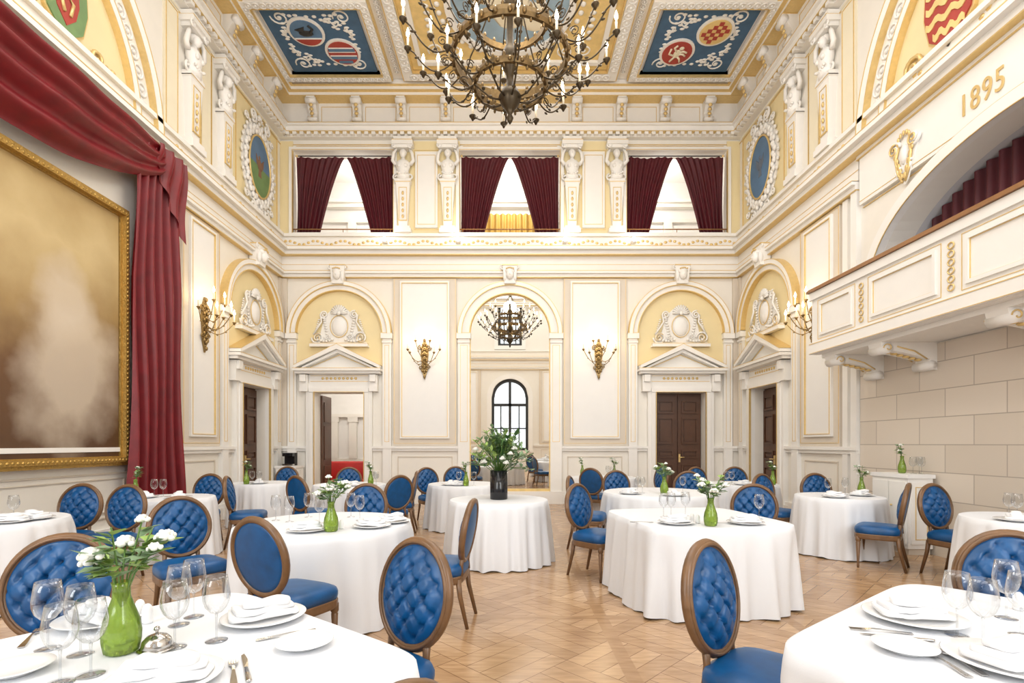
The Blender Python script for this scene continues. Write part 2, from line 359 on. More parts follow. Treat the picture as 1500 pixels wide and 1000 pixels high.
# ------------------------------------------------------------------ arched bays with door surrounds
def bay(f,uc,wall,half=1.05,pedi=True):
    m=MB(f)
    if pedi:
        pts=[(uc+half*cos(pi*i/24),4.12+half*sin(pi*i/24)) for i in range(25)]+[(uc-half,3.35),(uc+half,3.35)]
        m.prism(pts,0,.02).build('lunette',M['yellow'],wall)
    m=MB(f); m.arc(uc,4.12,half,1.17,0,pi,0,.12,32); m.arc(uc,4.12,1.17,1.26,0,pi,0,.16,32)
    for s in (-1,1):
        a,b=sorted((uc+s*half,uc+s*1.26)); m.box(a,b,0,.083,0,4.0); m.box(a-.03,b+.03,0,.15,4.0,4.14); m.box(a-.01,b+.01,0,.113,3.9,3.95); m.box(a-.02,b+.02,0,.13,0,.3)
    m.build('arch_moulding',M['white'],wall)
    g=MB(f); g.arc(uc,4.12,half-.009,half+.009,0,pi,0,.13,32); g.arc(uc,4.12,1.162,1.176,0,pi,0,.165,32); g.arc(uc,4.12,1.256,1.268,0,pi,0,.165,32)
    for s in (-1,1):
        a,b=sorted((uc+s*half,uc+s*1.26)); g.frame(a+.05,b-.05,1.5,3.85,.010,0,.088); g.box(a-.03,b+.03,0,.155,4.128,4.14)
    g.build('arch_gilding',M['gold'],wall)
    if not pedi: return
    m=MB(f)
    for s in (-1,1):
        a,b=sorted((uc+s*.6,uc+s*.80)); m.box(a,b,0,.105,0,2.7); a,b=sorted((uc+s*.62,uc+s*.72)); m.box(a,b,0,.132,0,2.69)
        a,b=sorted((uc+s*.74,uc+s*.94)); m.box(a,b,0,.16,2.72,3.12); m.box(a+.03,b-.03,0,.22,2.95,3.12)
        m.prism([(uc+s*1.02,3.26),(uc+s*1.02,3.34),(uc,3.84),(uc,3.72)],0,.30)
        m.prism([(uc+s*.86,3.26),(uc+s*.86,3.30),(uc,3.72),(uc,3.64)],0,.22)
    m.box(uc-.8,uc+.8,0,.10,2.7,2.92); m.box(uc-.72,uc+.72,0,.135,2.705,2.80); m.box(uc-.735,uc+.735,0,.08,2.92,3.14)
    m.box(uc-1.02,uc+1.02,0,.24,3.14,3.20); m.box(uc-1.05,uc+1.05,0,.31,3.20,3.27)
    m.prism([(uc-.9,3.27),(uc+.9,3.27),(uc,3.72)],0,.06)
    m.build('door_surround',M['white'],wall)
    g=MB(f); g.frame(uc-.61,uc+.61,.0,2.715,.012,.09,.14); g.box(uc-1.05,uc+1.05,0,.315,3.257,3.268); g.box(uc-.7,uc+.7,0,.085,2.96,2.972); g.box(uc-.7,uc+.7,0,.085,3.1,3.11)
    for s in (-1,1): g.prism([(uc+s*1.02,3.335),(uc+s*1.02,3.347),(uc,3.847),(uc,3.835)],0,.305); g.prism([(uc+s*.72,3.30),(uc+s*.72,3.312),(uc,3.617),(uc,3.60)],0,.075)
    for i in range(9): g.sph((uc-.4+.1*i,.08,3.04),(.035,.02,.035),6,4)
    g.build('surround_gilding',M['gold'],wall)
bay(FB,-BAY,wb); bay(FB,BAY,wb); bay(FB,0,wb,half=.98,pedi=False); bay(FL,SB,wl); bay(FR,SB,wr)
# pier panels
def pier(f,u0,u1,wall):
    MB(f).box(u0,u1,0,.05,1.405,5.475).build('pier_facing',M['beige'],wall)
    m=MB(f); m.frame(u0+.17,u1-.17,1.58,5.40,.05,.05,.09); m.build('panel_frame',M['white'],wall)
    MB(f).box(u0+.22,u1-.22,.05,.065,1.63,5.35).build('wall_panel',M['panel'],wall)
    MB(f).frame(u0+.21,u1-.21,1.62,5.36,.012,.05,.097).frame(u0+.02,u1-.02,1.46,5.46,.009,.05,.056).build('panel_gilding',M['gold'],wall)
    MB(f).frame(u0+.1,u1-.1,.45,1.15,.02,0,.02).build('dado_gilding',M['beige'],wall)
pier(FB,-2.84,-1.30,wb); pier(FB,1.30,2.84,wb); pier(FL,8.68,9.80,wl); pier(FR,8.62,9.80,wr); pier(FF,-3.4,-1.6,wf); pier(FF,1.6,3.4,wf)
for s in (-1,1):
    a,b=sorted((s*5.42,s*5.6)); MB(FB).box(a,b,0,.06,1.405,5.475).build('corner_strip',M['beige'],wb)
for f,w in ((FL,wl),(FR,wr)): MB(f).box(12.36,12.44,0,.06,1.41,5.47).build('corner_strip',M['beige'],w)
# upper storey of the back wall
m=MB(FB); g=MB(FB); y=MB(FB)
for s in (-1,1):
    a,b=sorted((s*2.84,s*1.225)); y.box(a,b,0,.03,6.53,8.82); mid=(a+b)/2
    m.box(mid-.27,mid+.27,.03,.06,6.7,8.55); g.frame(mid-.22,mid+.22,6.78,8.47,.012,.06,.068); g.frame(mid-.30,mid+.30,6.66,8.6,.010,.03,.04)
    a,b=sorted((s*5.29,s*5.6)); y.box(a,b,0,.03,6.53,8.82)
for c in (-GAL,0,GAL):
    m.frame(c-1.31,c+1.31,6.50,8.665,.085,0,.07); g.frame(c-1.235,c+1.235,6.50,8.60,.012,.0,.08); g.box(c-1.15,c+1.15,0,.02,8.70,8.712)
y.build('upper_field',M['yellow'],wb); m.build('opening_surround',M['white'],wb); g.build('upper_gilding',M['gold'],wb)
# upper storey of the side walls: medallion field, pier fields, great lunette arch
for f,w in ((FL,wl),(FR,wr)):
    MB(f).box(10.35,12.3,0,.02,6.54,8.8).build('medallion_field',M['yellow'],w)
    MB(f).box(8.25,8.62,0,.02,6.54,8.8).box(9.28,9.55,0,.02,6.54,8.8).build('pier_field',M['pale'],w)
    MB(f).frame(10.4,12.25,6.6,8.72,.016,0,.035).frame(9.24,9.58,6.65,8.7,.012,0,.03).frame(8.3,8.6,6.65,8.7,.012,0,.03).build('upper_gilding',M['gold'],w)
    pts=[(5.5+2.0*cos(pi*i/32),6.18+2.0*sin(pi*i/32)) for i in range(33)]
    MB(f).prism(pts,0,.03).build('great_lunette',M['yellow'],w)
    MB(f).arc(5.5,6.18,2.0,2.12,0,pi,0,.12,40).arc(5.5,6.18,2.12,2.42,0,pi,0,.06,40).arc(5.5,6.18,2.42,2.56,0,pi,0,.16,40).build('great_arch',M['white'],w)
    g=MB(f); g.arc(5.5,6.18,1.992,2.008,0,pi,0,.13,40).arc(5.5,6.18,2.116,2.128,0,pi,0,.125,40).arc(5.5,6.18,2.416,2.428,0,pi,0,.165,40).arc(5.5,6.18,2.553,2.57,0,pi,0,.165,40)
    g.build('great_arch_gilding',M['gold'],w)
    gr=MB(f)
    for i in range(30):
        a=pi*(i+.5)/30; cu,cz=5.5+2.27*cos(a),6.18+2.27*sin(a)
        gr.tube([(cu+.09*cos(t*pi/5),.07,cz+.09*sin(t*pi/5)) for t in range(10)],.02,5,True); gr.sph((cu,.07,cz),(.035,.03,.035),6,4)
    gr.build('guilloche',M['white'],w)
# ------------------------------------------------------------------ doors
def door(k,f,uc,n=-.22,open_=False):
    if open_:
        d=struct(MB(f).box(uc-.6,uc-.55,-.95,-.3,0,2.66).build('door_%d'%k,M['door']))
        m=MB(f)
        for z0,z1 in ((.2,.9),(1.05,1.9),(2.0,2.5)): m.box(uc-.555,uc-.53,-.85,-.42,z0,z1)
        m.build('door_panel',M['door'],d); return
    d=struct(MB(f).box(uc-.6,uc+.6,n-.06,n,0,2.7).build('door_%d'%k,M['door']))
    for s in (-1,1):
        a,b=sorted((uc+s*.02,uc+s*.58)); m=MB(f).box(a,b,n,n+.04,.02,2.66); m.build('door_leaf',M['door'],d)
        m=MB(f)
        for z0,z1 in ((.2,.95),(1.1,1.3),(1.45,2.1),(2.2,2.52)):
            m.frame(a+.08,b-.08,z0,z1,.035,n+.04,n+.075); m.box(a+.15,b-.15,n+.04,n+.06,z0+.07,z1-.07)
        m.build('door_panel',M['door'],d)
    MB(f).box(uc+.03,uc+.07,n+.04,n+.07,1.0,1.2).tube([(uc+.05,n+.07,1.12),(uc+.05,n+.11,1.12),(uc+.16,n+.11,1.12)],.012).build('door_handle',M['gold'],d)
door(1,FB,-BAY,open_=True); door(2,FB,BAY); door(3,FL,SB); door(4,FR,SB)
# room beyond the open door
m=MB(); m.box(-6.2,-2.4,16.4,16.6,0,4); m.box(-6.3,-6.1,12.9,16.5,0,4); m.box(-2.5,-2.3,12.9,16.5,0,4); m.box(-6.3,-2.3,12.86,16.6,3.9,4.1)
nx=struct(m.build('wall_next_room',M['white']))
m=MB(); m.box(-6.1,-2.5,16.34,16.4,0,.9); m.box(-6.1,-2.5,16.30,16.4,.9,.98); m.box(-6.1,-2.5,16.25,16.4,2.3,2.4)
for xx in (-5.6,-5.0,-4.4,-3.8): m.box(xx-.12,xx+.12,16.28,16.4,.98,2.3); m.box(xx-.16,xx+.16,16.26,16.4,2.15,2.3)
m.build('wall_moulding',M['cream'],nx)
sofa=thing('sofa','red buttoned sofa seen through the open doorway','sofa',(-4.75,14.4,0))
def rbox(m,x0,x1,y0,y1,z0,z1,r=.05):
    cx,cy=(x0+x1)/2,(y0+y1)/2; hx,hy=(x1-x0)/2,(y1-y0)/2; R=[]
    for z,k in ((z0,r*.6),(z0+r*.6,0),(z1-r,0),(z1-r*.3,r*.3),(z1,r)):
        R.append([(cx+(hx-k)*(abs(cos(t))**.3)*(1 if cos(t)>0 else -1),cy+(hy-k)*(abs(sin(t))**.3)*(1 if sin(t)>0 else -1),z) for t in [2*pi*(j+.5)/28 for j in range(28)]])
    return m.loft(R)
rbox(MB(),-.8,.8,-.4,.4,.15,.45).build('seat',M['redS'],sofa)
m=MB(); rbox(m,-.8,.8,.25,.48,.4,.95)
for i in range(6): m.sph((-.65+.26*i,.26,.7),.03,6,4)
m.build('backrest',M['redS'],sofa)
for s in (-1,1):
    rbox(MB(),s*.85-.1,s*.85+.1,-.4,.45,.15,.68).build('armrest',M['redS'],sofa)
    for yy in (-.35,.4): MB().lathe([(.02,0),(.035,.15)],(s*.75,yy,0),8).build('leg',M['wood'],sofa)
# ------------------------------------------------------------------ gallery behind the openings
m=MB(); m.box(-6.2,6.2,15,15.2,6.2,9.2); m.box(-6.2,6.2,12.86,15.2,9.1,9.3); m.box(-6.2,6.2,12.86,15.2,6.3,6.5); m.box(-6.3,-6.1,12.86,15,6.3,9.2); m.box(6.1,6.3,12.86,15,6.3,9.2)
gw=struct(m.build('wall_gallery',M['white']))
m=MB(); 
for z0,z1,n in ((7.9,8.0,.1),(8.3,8.4,.2),(8.4,8.5,.3)): m.box(-6.1,6.1,15-n,15,z0,z1)
for c in (-4.6,-3.4,3.4,4.6): m.box(c-.12,c+.12,14.9,15,6.5,7.9)
m.build('gallery_moulding',M['cream'],gw)
def sheet(m,fn,nu,nv,sm=True):
    m.loft([[fn(i/nu,j/nv) for i in range(nu+1)] for j in range(nv+1)],cap=False,closed=False,sm=sm); return m
gc=tag(sheet(MB(),lambda a,b:(-1.0+2.0*a,14.6+.05*sin(a*2*pi*12),6.5+1.5*b),160,6).build('curtain',M['goldcl']),'gold curtain hanging deep in the centre gallery opening','curtain')
for k,c in enumerate((-GAL,0,GAL)):
    for s in (-1,1):
        def fn(a,b,c=c,s=s):
            z=6.56+1.95*b; q=1-b; inner=.03+.62*q**.8; w0=1.2
            x=w0-(w0-inner)*a; 
            return (c+s*x,12.64+.045*sin(a*2*pi*7+.6*sin(3*b))*(.5+.5*q)+.03*sin(a*9+b*4),z)
        d=sheet(MB(),fn,84,14).build('curtain',M['dred']); side='left' if s<0 else 'right'
        tag(d,'dark red velvet curtain, %s half of the %s gallery opening'%(side,('left','centre','right')[k]),'curtain','dark red curtains in the gallery openings')
    r=thing('curtain_rod','thin iron curtain rod across top of the %s gallery opening'%('left','centre','right')[k],'curtain rod',(c,12.62,8.54),group='gallery curtain rods')
    MB().tube([(-1.22,0,0),(1.22,0,0)],.014).build('rod',M['dark'],r)
    for s in (-1,1): MB().sph((s*1.19,0,0),.03,8,6).build('finial',M['gold'],r)
    r=thing('gallery_rail','brass guard rail along the bottom of the %s gallery opening'%('left','centre','right')[k],'railing',(c,12.46,6.53),group='brass gallery rails')
    MB().tube([(-1.22,0,.14),(1.22,0,.14)],.016).build('rail',M['rail'],r)
    for x in (-1.15,0,1.15): MB().tube([(x,0,0),(x,0,.14)],.01).build('post',M['rail'],r)
# ------------------------------------------------------------------ ornaments (local: x along wall, +y out of wall)
BK,LF,RT=pi,-pi/2,pi/2
def make_herm():
    r=thing('herm','herm','statue'); m=MB(); m.box(-.2,.2,0,.2,0,.1); m.box(-.17,.17,0,.18,.1,.16)
    m.loft([[(-w,0,z),(w,0,z),(w,n,z),(-w,n,z)] for w,n,z in ((.10,.12,.16),(.165,.15,1.2),(.19,.17,1.22),(.19,.17,1.3))],sm=False); m.build('pilaster',M['white'],r)
    m=MB(); m.loft([[(w*cos(t*pi/6),.1+d*sin(t*pi/6),z) for t in range(12)] for w,d,z in ((.14,.09,1.28),(.16,.11,1.38),(.13,.10,1.48),(.17,.12,1.60),(.185,.11,1.68),(.12,.08,1.75),(.05,.05,1.78),(.048,.05,1.84))])
    m.sph((0,.14,1.91),(.075,.085,.10),10,8); m.sph((0,.225,1.90),(.015,.02,.022),6,4); m.sph((0,.10,1.95),(.095,.08,.085),8,6)
    for s in (-1,1):
        m.tube([(s*.17,.1,1.66),(s*.25,.12,1.75),(s*.22,.14,1.92),(s*.16,.12,2.02)],[.05,.045,.04,.03]); m.sph((s*.075,.2,1.60),(.05,.04,.05),6,5)
        m.tube(spiral(s*.16,1.36,.03,.09,1.2,.1,0,s,14),.022,5)
    for i in range(7): m.sph((-.12+.04*i,.2,1.44-.05*sin(pi*i/6)),.028,6,4)
    m.build('figure',M['white'],r)
    m=MB(); m.box(-.21,.21,0,.2,2.03,2.10); m.box(-.25,.25,0,.24,2.10,2.20); m.box(-.22,.22,0,.2,2.20,2.30)
    for s in (-1,1): m.tube(spiral(s*.19,2.08,.02,.07,1.3,.2,0,s,14),.02,5)
    m.build('capital',M['white'],r)
    g=MB(); g.frame(-.10,.10,.3,1.1,.012,.12,.155); g.box(-.25,.25,.0,.245,2.19,2.205); g.box(-.19,.19,0,.175,1.22,1.235)
    for i in range(5): g.sph((-.12+.06*i,.2,2.145),.022,6,4)
    for i in range(5): g.sph((0,.15,.4+.14*i),(.03,.02,.05),6,4)
    g.build('gilding',M['gold'],r); return Proto(r)
HERM=make_herm(); hb=[]; 
for u in (-2.58,-1.50,1.50,2.58): hb.append(HERM.put((u,YB-.03,6.53),BK,group='plaster herms on the back wall'))
ordinal(hb,'white plaster herm figure between gallery openings on back wall, {}')
for f,rz,side in ((FL,LF,'left'),(FR,RT,'right')):
    for u,w in ((8.92,'nearer'),(9.92,'farther')):
        HERM.put(f(u,0,6.54),rz,'white plaster herm high on the %s side wall, %s of its pair'%(side,w),'plaster herms on side walls')
def make_cart():
    r=thing('cartouche','c','relief'); m=MB()
    m.prism([(-.72,0),(.72,0),(.66,.12),(.5,.16),(.42,.5),(.36,.74),(.18,.92),(0,.98),(-.18,.92),(-.36,.74),(-.42,.5),(-.5,.16),(-.66,.12)],0,.05)
    m.box(-.7,.7,0,.14,0,.08)
    for s in (-1,1):
        m.tube(spiral(s*.52,.22,.015,.15,2.0,.08,0,s,30),.022,6); m.tube(spiral(s*.36,.78,.015,.10,1.8,.08,pi,-s,24),.019,6); m.tube(spiral(s*.27,.24,.01,.07,1.5,.09,pi,s,18),.015,5)
        m.tube([(s*.62,.08,.3),(s*.5,.10,.48),(s*.42,.10,.6),(s*.45,.08,.78)],.022,6)
        for i in range(6): m.sph((s*(.16+.07*i),.10,.17-.04*sin(pi*i/5)),.032,6,5)
        for i in range(7): m.sph((s*(.29+.014*i),.07,.32+.065*i),(.045,.02,.024),6,4); m.sph((s*(.58-.015*i),.06,.36+.05*i),(.032,.018,.02),6,4)
    for i in range(11):
        a=pi*i/10; m.tube([(.05*cos(a),.11,.80+.05*sin(a)),(.20*cos(a),.08,.82+.19*sin(a))],[.014,.026],6)
    m.sph((0,.11,.81),(.05,.04,.05),8,6); m.build('scrollwork',M['white'],r)
    MB().sph((0,.04,.50),(.19,.08,.24),14,10).build('shield',M['panel'],r)
    g=MB(); g.tube([(.215*cos(t*pi/10),.075,.50+.265*sin(t*pi/10)) for t in range(20)],.010,5,True)
    g.build('shield_gilding',M['gold'],r); MB().box(-.7,.7,.0,.145,.075,.086).build('base_gilding',M['gold'],r)
    for s in (-1,1): MB().tube(spiral(s*.52,.22,.02,.11,1.4,.105,0,s,18),.008,5).build('scroll_gilding',M['gold'],r)
    return Proto(r)
CART=make_cart()
CART.put((-BAY,YB-.02,3.80),BK,'white scrolled cartouche in yellow lunette above the open doorway')
CART.put((BAY,YB-.02,3.80),BK,'white scrolled cartouche in yellow lunette above closed double door of back wall')
CART.put((-XW+.02,SB,3.80),LF,'white scrolled cartouche above the side door of the left wall')
CART.put((XW-.02,SB,3.80),RT,'white scrolled cartouche above the side door of the right wall')
def make_key():
    r=thing('keystone','k','keystone'); MB().prism([(-.13,0),(.13,0),(.18,.45),(-.18,.45)],0,.22).build('block',M['white'],r)
    m=MB(); m.sph((0,.25,.2),(.09,.09,.12),10,8); m.sph((0,.34,.19),(.018,.02,.025),6,4); m.sph((0,.23,.29),(.12,.08,.07),8,6)
    for s in (-1,1): m.sph((s*.12,.2,.18),(.05,.06,.14),6,5); m.tube(spiral(s*.17,.38,.01,.06,1.2,.2,0,s,12),.018,5)
    m.build('head',M['white'],r)
    g=MB(); g.box(-.19,.19,0,.24,.43,.45)
    for i in range(5): g.sph((-.08+.04*i,.3,.33+.02*sin(pi*i/4)),.02,6,4)
    g.build('gilding',M['gold'],r); return Proto(r)
KEY=make_key()
for x,t in ((-BAY,'above the open doorway'),(0,'above the tall mirror'),(BAY,'above the closed double door')): KEY.put((x,YB-.02,5.30),BK,'carved head keystone at top of the arch '+t,'carved keystones')
KEY.put((-XW+.02,SB,5.30),LF,'carved head keystone of the left side wall door arch','carved keystones'); KEY.put((XW-.02,SB,5.30),RT,'carved head keystone of the right side wall door arch','carved keystones')
def make_console():
    r=thing('cornice_bracket','c','bracket'); 
    MB().prismx([(0,0),(.10,0),(.15,.13),(.11,.27),(.2,.42),(.30,.53),(.30,.6),(0,.6)],-.10,.10).build('body',M['white'],r)
    MB().tube([(-.115,.13,.12),(.115,.13,.12)],.06,8).build('scroll',M['white'],r); MB().tube([(-.12,.25,.49),(.12,.25,.49)],.075,8).build('scroll',M['white'],r)
    g=MB(); g.box(-.105,.105,0,.305,.575,.590)
    for i in range(5): g.sph((0,.16+.03*i,.14+.085*i),(.05,.03,.045),6,4)
    g.build('leaf',M['gold'],r); return Proto(r)
CON=make_console(); cb=[CON.put((x,YB-.08,9.12),BK,group='brackets of the back cornice') for x in CX]
ordinal(cb,'white and gold scroll bracket under the back cornice, {} of eight')
for f,rz,side in ((FL,LF,'left'),(FR,RT,'right')):
    l=[CON.put(f(u,.08,9.122),rz,group='brackets of the side cornices') for u in CY]
    ordinal(l,'scroll bracket under the cornice of the '+side+' side wall, {}')
def make_med(side):
    r=thing('medallion','oval painted medallion in a leafy plaster wreath on the %s side wall'%side,'medallion'); m=MB()
    m.prism([(.70*cos(t*pi/20),.92*sin(t*pi/20)) for t in range(40)],0,.03)
    for i in range(64):
        a=2*pi*i/64; k=1+.07*sin(i*2.3); m.sph((.59*k*cos(a),.06,.79*k*sin(a)),(.06,.04,.065),6,5)
        if i%2==0: m.sph((.73*cos(a),.045,.95*sin(a)),(.045,.03,.045),6,5)
    for s in (-1,1):
        for zz in (.98,-.98): m.tube(spiral(s*.3,zz,.015,.14,1.8,.07,0,s if zz>0 else -s,24),.024,6); m.tube(spiral(s*.55,zz*.82,.012,.09,1.6,.06,pi,-s if zz>0 else s,20),.018,5)
    for zz in (1.02,-1.02):
        for i in range(7): a=pi*i/6; m.tube([(.03*cos(a),.08,zz+.03*sin(a)-.03),(.12*cos(a),.06,zz+.14*sin(a)-.03)],[.012,.024],5)
    m.build('wreath',M['white'],r)
    MB().tube([(.47*cos(t*pi/16),.07,.66*sin(t*pi/16)) for t in range(32)],.022,6,True).build('rim',M['gold'],r)
    MB().prism([(.46*cos(t*pi/16),.65*sin(t*pi/16)) for t in range(32)],0,.06).build('painted_field',M['midP'],r)
    z0=.0 if side=='left' else .02; k=.62
    m=MB(); m.sph((0,.062,.05*k+z0),(.12*k,.012,.22*k),8,6); m.sph((.03*k,.062,.32*k+z0),(.06*k,.012,.07*k),8,6)
    for s in (-1,1): m.prism([(s*.05*k,.15*k+z0),(s*.28*k,.36*k+z0),(s*.24*k,.05*k+z0),(s*.10*k,-.12*k+z0)],.05,.068)
    m.prism([(-.08*k,-.1*k+z0),(.08*k,-.1*k+z0),(.12*k,-.36*k+z0),(-.12*k,-.36*k+z0)],.05,.066); m.build('painted_bird',M['brownP'] if side=='left' else M['slateP'],r)
    if side=='left': MB().prism([(.46*cos(t*pi/16+pi),.65*sin(t*pi/16+pi)) for t in range(0,17)],.05,.063).build('painted_ground',M['greenP'],r)
    return r
o=make_med('left'); o.location=(-XW+.02,SB+.2,7.55); o.rotation_euler.z=LF
o=make_med('right'); o.location=(XW-.02,SB+.2,7.55); o.rotation_euler.z=RT
def shield(name,label,loc,rz,stripes):
    r=thing(name,label,'coat of arms',loc,rz); P=[(-.36,.45),(.36,.45),(.38,.1),(.30,-.25),(0,-.52),(-.30,-.25),(-.38,.1)]
    MB().prism([(x*1.1,z*1.08) for x,z in P],0,.05).build('border',M['gold'],r); MB().prism(P,.05,.07).build('field',stripes[0],r)
    if len(stripes)>2:
        MB().prism([(-.2,.36),(.2,.36),(.22,.1),(.16,-.14),(0,-.32),(-.16,-.14),(-.22,.1)],.07,.08).build('charge',stripes[1],r)
        MB().tube([(-.05,.09,-.15),(-.1,.09,.05),(.02,.09,.15),(.1,.09,.0),(.05,.09,-.15)],.025).build('charge',stripes[2],r)
    else:
        for k in range(4):
            z=.30-.2*k; w=.34 if z>-.1 else .34+(z+.1)*.55
            up=[(-w+2*w*i/14,z-.03+.10*i/14+.035*sin(i*1.35)) for i in range(15)]
            MB().prism([(u,v+.045) for u,v in up]+[(u,v-.045) for u,v in reversed(up)],.07,.082).build('stripe',stripes[1],r)
    m=MB()
    for s in (-1,1):
        m.tube(spiral(s*.62,-.35,.02,.16,1.5,.04,0,s,18),.03,5); m.tube([(s*.45,.04,-.5),(s*.75,.04,-.52),(s*.9,.04,-.42)],.025,5)
        for i in range(6): m.sph((s*(.45+.09*i),.05,-.52+.03*i),(.06,.035,.04),6,4)
    m.build('scrollwork',M['gold'],r); return r
shield('coat_of_arms','red and gold wavy-striped shield in right wall lunette above the year',FR(6.42,.03,6.95),RT,[M['redP'],M['goldP']])
o=shield('coat_of_arms','green and red shield in left wall lunette above red swag',FL(6.36,.03,6.92),LF,[M['greenP'],M['redP'],M['gold']]); o.scale=(.85,.85,.85)
r=thing('scroll_relief','white and gold leaf relief on spandrel beside the year','relief',FR(7.15,.07,5.47),RT)
m=MB(); g=MB()
m.prism([(-.2,.22),(.2,.22),(.24,.1),(.14,-.12),(.06,-.34),(0,-.40),(-.06,-.34),(-.14,-.12),(-.24,.1)],0,.02)
for s in (-1,1):
    m.tube(spiral(s*.17,.16,.02,.11,1.5,.03,0,s,18),.022,6); m.tube(spiral(s*.09,-.16,.01,.07,1.4,.03,0,-s,14),.018,6); g.tube(spiral(s*.17,.16,.015,.085,1.3,.05,0,s,16),.014,5); g.tube([(s*.02,.03,-.36),(s*.10,.035,-.2),(s*.14,.04,.0),(s*.08,.03,.18)],.018,5)
    for i in range(5): g.sph((s*(.03+.03*i),.04,-.28+.085*i),(.04,.015,.05),6,4)
for i in range(7): a=pi*i/6; g.sph((.11*cos(a),.035,.22+.10*sin(a)),(.025,.015,.04),6,4)
m.sph((0,.02,.02),(.08,.04,.14),8,6); m.build('scrollwork',M['white'],r); g.build('gilding',M['gold'],r)
# ------------------------------------------------------------------ the year on the right wall
cu=bpy.data.curves.new('year','FONT'); cu.body='1895'; cu.size=.38; cu.extrude=.006; cu.align_x='CENTER'; cu.align_y='CENTER'; cu.space_character=1.12
to=bpy.data.objects.new('tmp',cu); C.objects.link(to); bpy.context.view_layer.update()
me=bpy.data.meshes.new_from_object(to.evaluated_get(bpy.context.evaluated_depsgraph_get())); bpy.data.objects.remove(to)
me.materials.clear(); me.materials.append(M['gold'])
for v in me.vertices:
    x,yy,z=v.co; v.co=(-z,-x*.72,yy)
yr=bpy.data.objects.new('year_lettering',me); C.objects.link(yr); yr.location=(XW-.08,6.0,5.55)
tag(yr,'gold year 1895 lettered on the white band above the balcony arch','lettering')
MB(FR).box(2.6,8.1,0,.07,5.22,5.95).build('year_band',M['white'],wr)
MB(FR).box(2.6,8.1,0,.075,5.27,5.28).box(2.6,8.1,0,.02,5.18,5.19).build('band_gilding',M['gold'],wr)
# ------------------------------------------------------------------ balcony and alcove on the right wall
al=struct(MB().box(6.6,6.75,2.8,8.4,2.7,5.7).box(5.95,6.75,7.9,8.05,2.7,5.6).box(5.95,6.75,3.1,3.3,2.7,5.6).box(5.95,6.75,2.9,8.2,2.6,2.85).box(5.95,6.75,2.9,8.2,5.3,5.5).build('wall_alcove',M['grey']))
m=MB(FR)
P=lambda a,k,n:(AC+(AA+k)*cos(a),n,AZ+(AB_+k)*sin(a))
for i in range(40):
    a0=pi*i/40; a1=pi*(i+1)/40
    m.add([P(a0,0,0),P(a1,0,0),P(a1,.16,0),P(a0,.16,0),P(a0,0,.12),P(a1,0,.12),P(a1,.16,.12),P(a0,.16,.12)],[(0,1,2,3),(7,6,5,4),(0,4,5,1),(3,2,6,7)])
m.box(7.8,7.96,0,.12,2.9,3.9); m.build('arch_moulding',M['white'],wr)
g=MB(FR); g.tube([(AC+(AA+.17)*cos(pi*i/40),.1,AZ+(AB_+.17)*sin(pi*i/40)) for i in range(41)],.010,5); g.tube([(AC+(AA)*cos(pi*i/40),.12,AZ+(AB_)*sin(pi*i/40)) for i in range(41)],.009,5); g.build('arch_gilding',M['gold'],wr)
m=MB()                     # vault soffit of alcove
sheet(m,lambda a,b:(5.95+.65*b,AC+AA*cos(pi*a),AZ+AB_*sin(pi*a)),40,2); m.build('vault',M['grey'],al)
cdr=tag(sheet(MB(),lambda a,b:(6.08+.05*sin(a*2*pi*26),AC+2.17*(1-2*a),2.86+b*(AZ+(AB_-.015)*sqrt(max(0,1-(1-2*a)**2))-2.86)),320,8).build('curtain',M['dred']),'dark red curtain closing the arched alcove behind the balcony','curtain')
bal=thing('balcony','white and gold panelled balcony projecting from the right wall','balcony',(XW,5.4,2.78)); X0=4.72
m=MB(); m.box(X0+.05,XW-.0,2.6,7.99,2.86,2.98); m.box(X0+.12,XW,2.62,7.95,2.78,2.86); m.build('slab',M['white'],bal,True)
m=MB(); m.box(X0,X0+.12,2.6,8.0,2.84,3.80); m.box(X0+.12,XW,7.9,8.0,2.985,3.80); m.box(X0-.04,X0,2.6,8.04,2.845,3.0); m.box(X0-.03,X0,2.6,8.03,3.68,3.795)
m.build('parapet',M['white'],bal,True)
FX=lambda u,n,z:(X0-n,u,z)
for y0,y1 in ((7.0,7.85),(5.6,6.75),(4.2,5.35),(2.8,3.95)):
    MB(FX).frame(y0+.06,y1-.06,3.10,3.60,.04,0,.025).build('parapet_panel',M['white'],bal,True)
    MB(FX).frame(y0,y1,3.05,3.645,.008,0,.005).build('panel_gilding',M['gold'],bal,True); MB(FX).frame(y0+.1,y1-.1,3.14,3.56,.007,0,.010).build('panel_gilding',M['gold'],bal,True)
for yy in (6.87,5.47,4.07):
    m=MB()
    for i in range(6): m.tube([(X0-.010,yy+.040*cos(t*pi/4),3.12+.09*i+.035*sin(t*pi/4)) for t in range(8)],.008,5,True)
    m.build('rosette_strip',M['gold'],bal,True)
MB().box(X0-.046,X0-.035,2.6,8.0,2.992,3.002).build('base_gilding',M['gold'],bal,True); MB().box(X0-.046,X0-.03,2.6,8.0,2.85,2.857).build('base_gilding',M['gold'],bal,True)
MB().box(X0-.06,X0+.16,2.6,8.06,3.80,3.845).box(X0+.16,XW,7.88,8.06,3.80,3.845).build('handrail',M['rail'],bal,True)
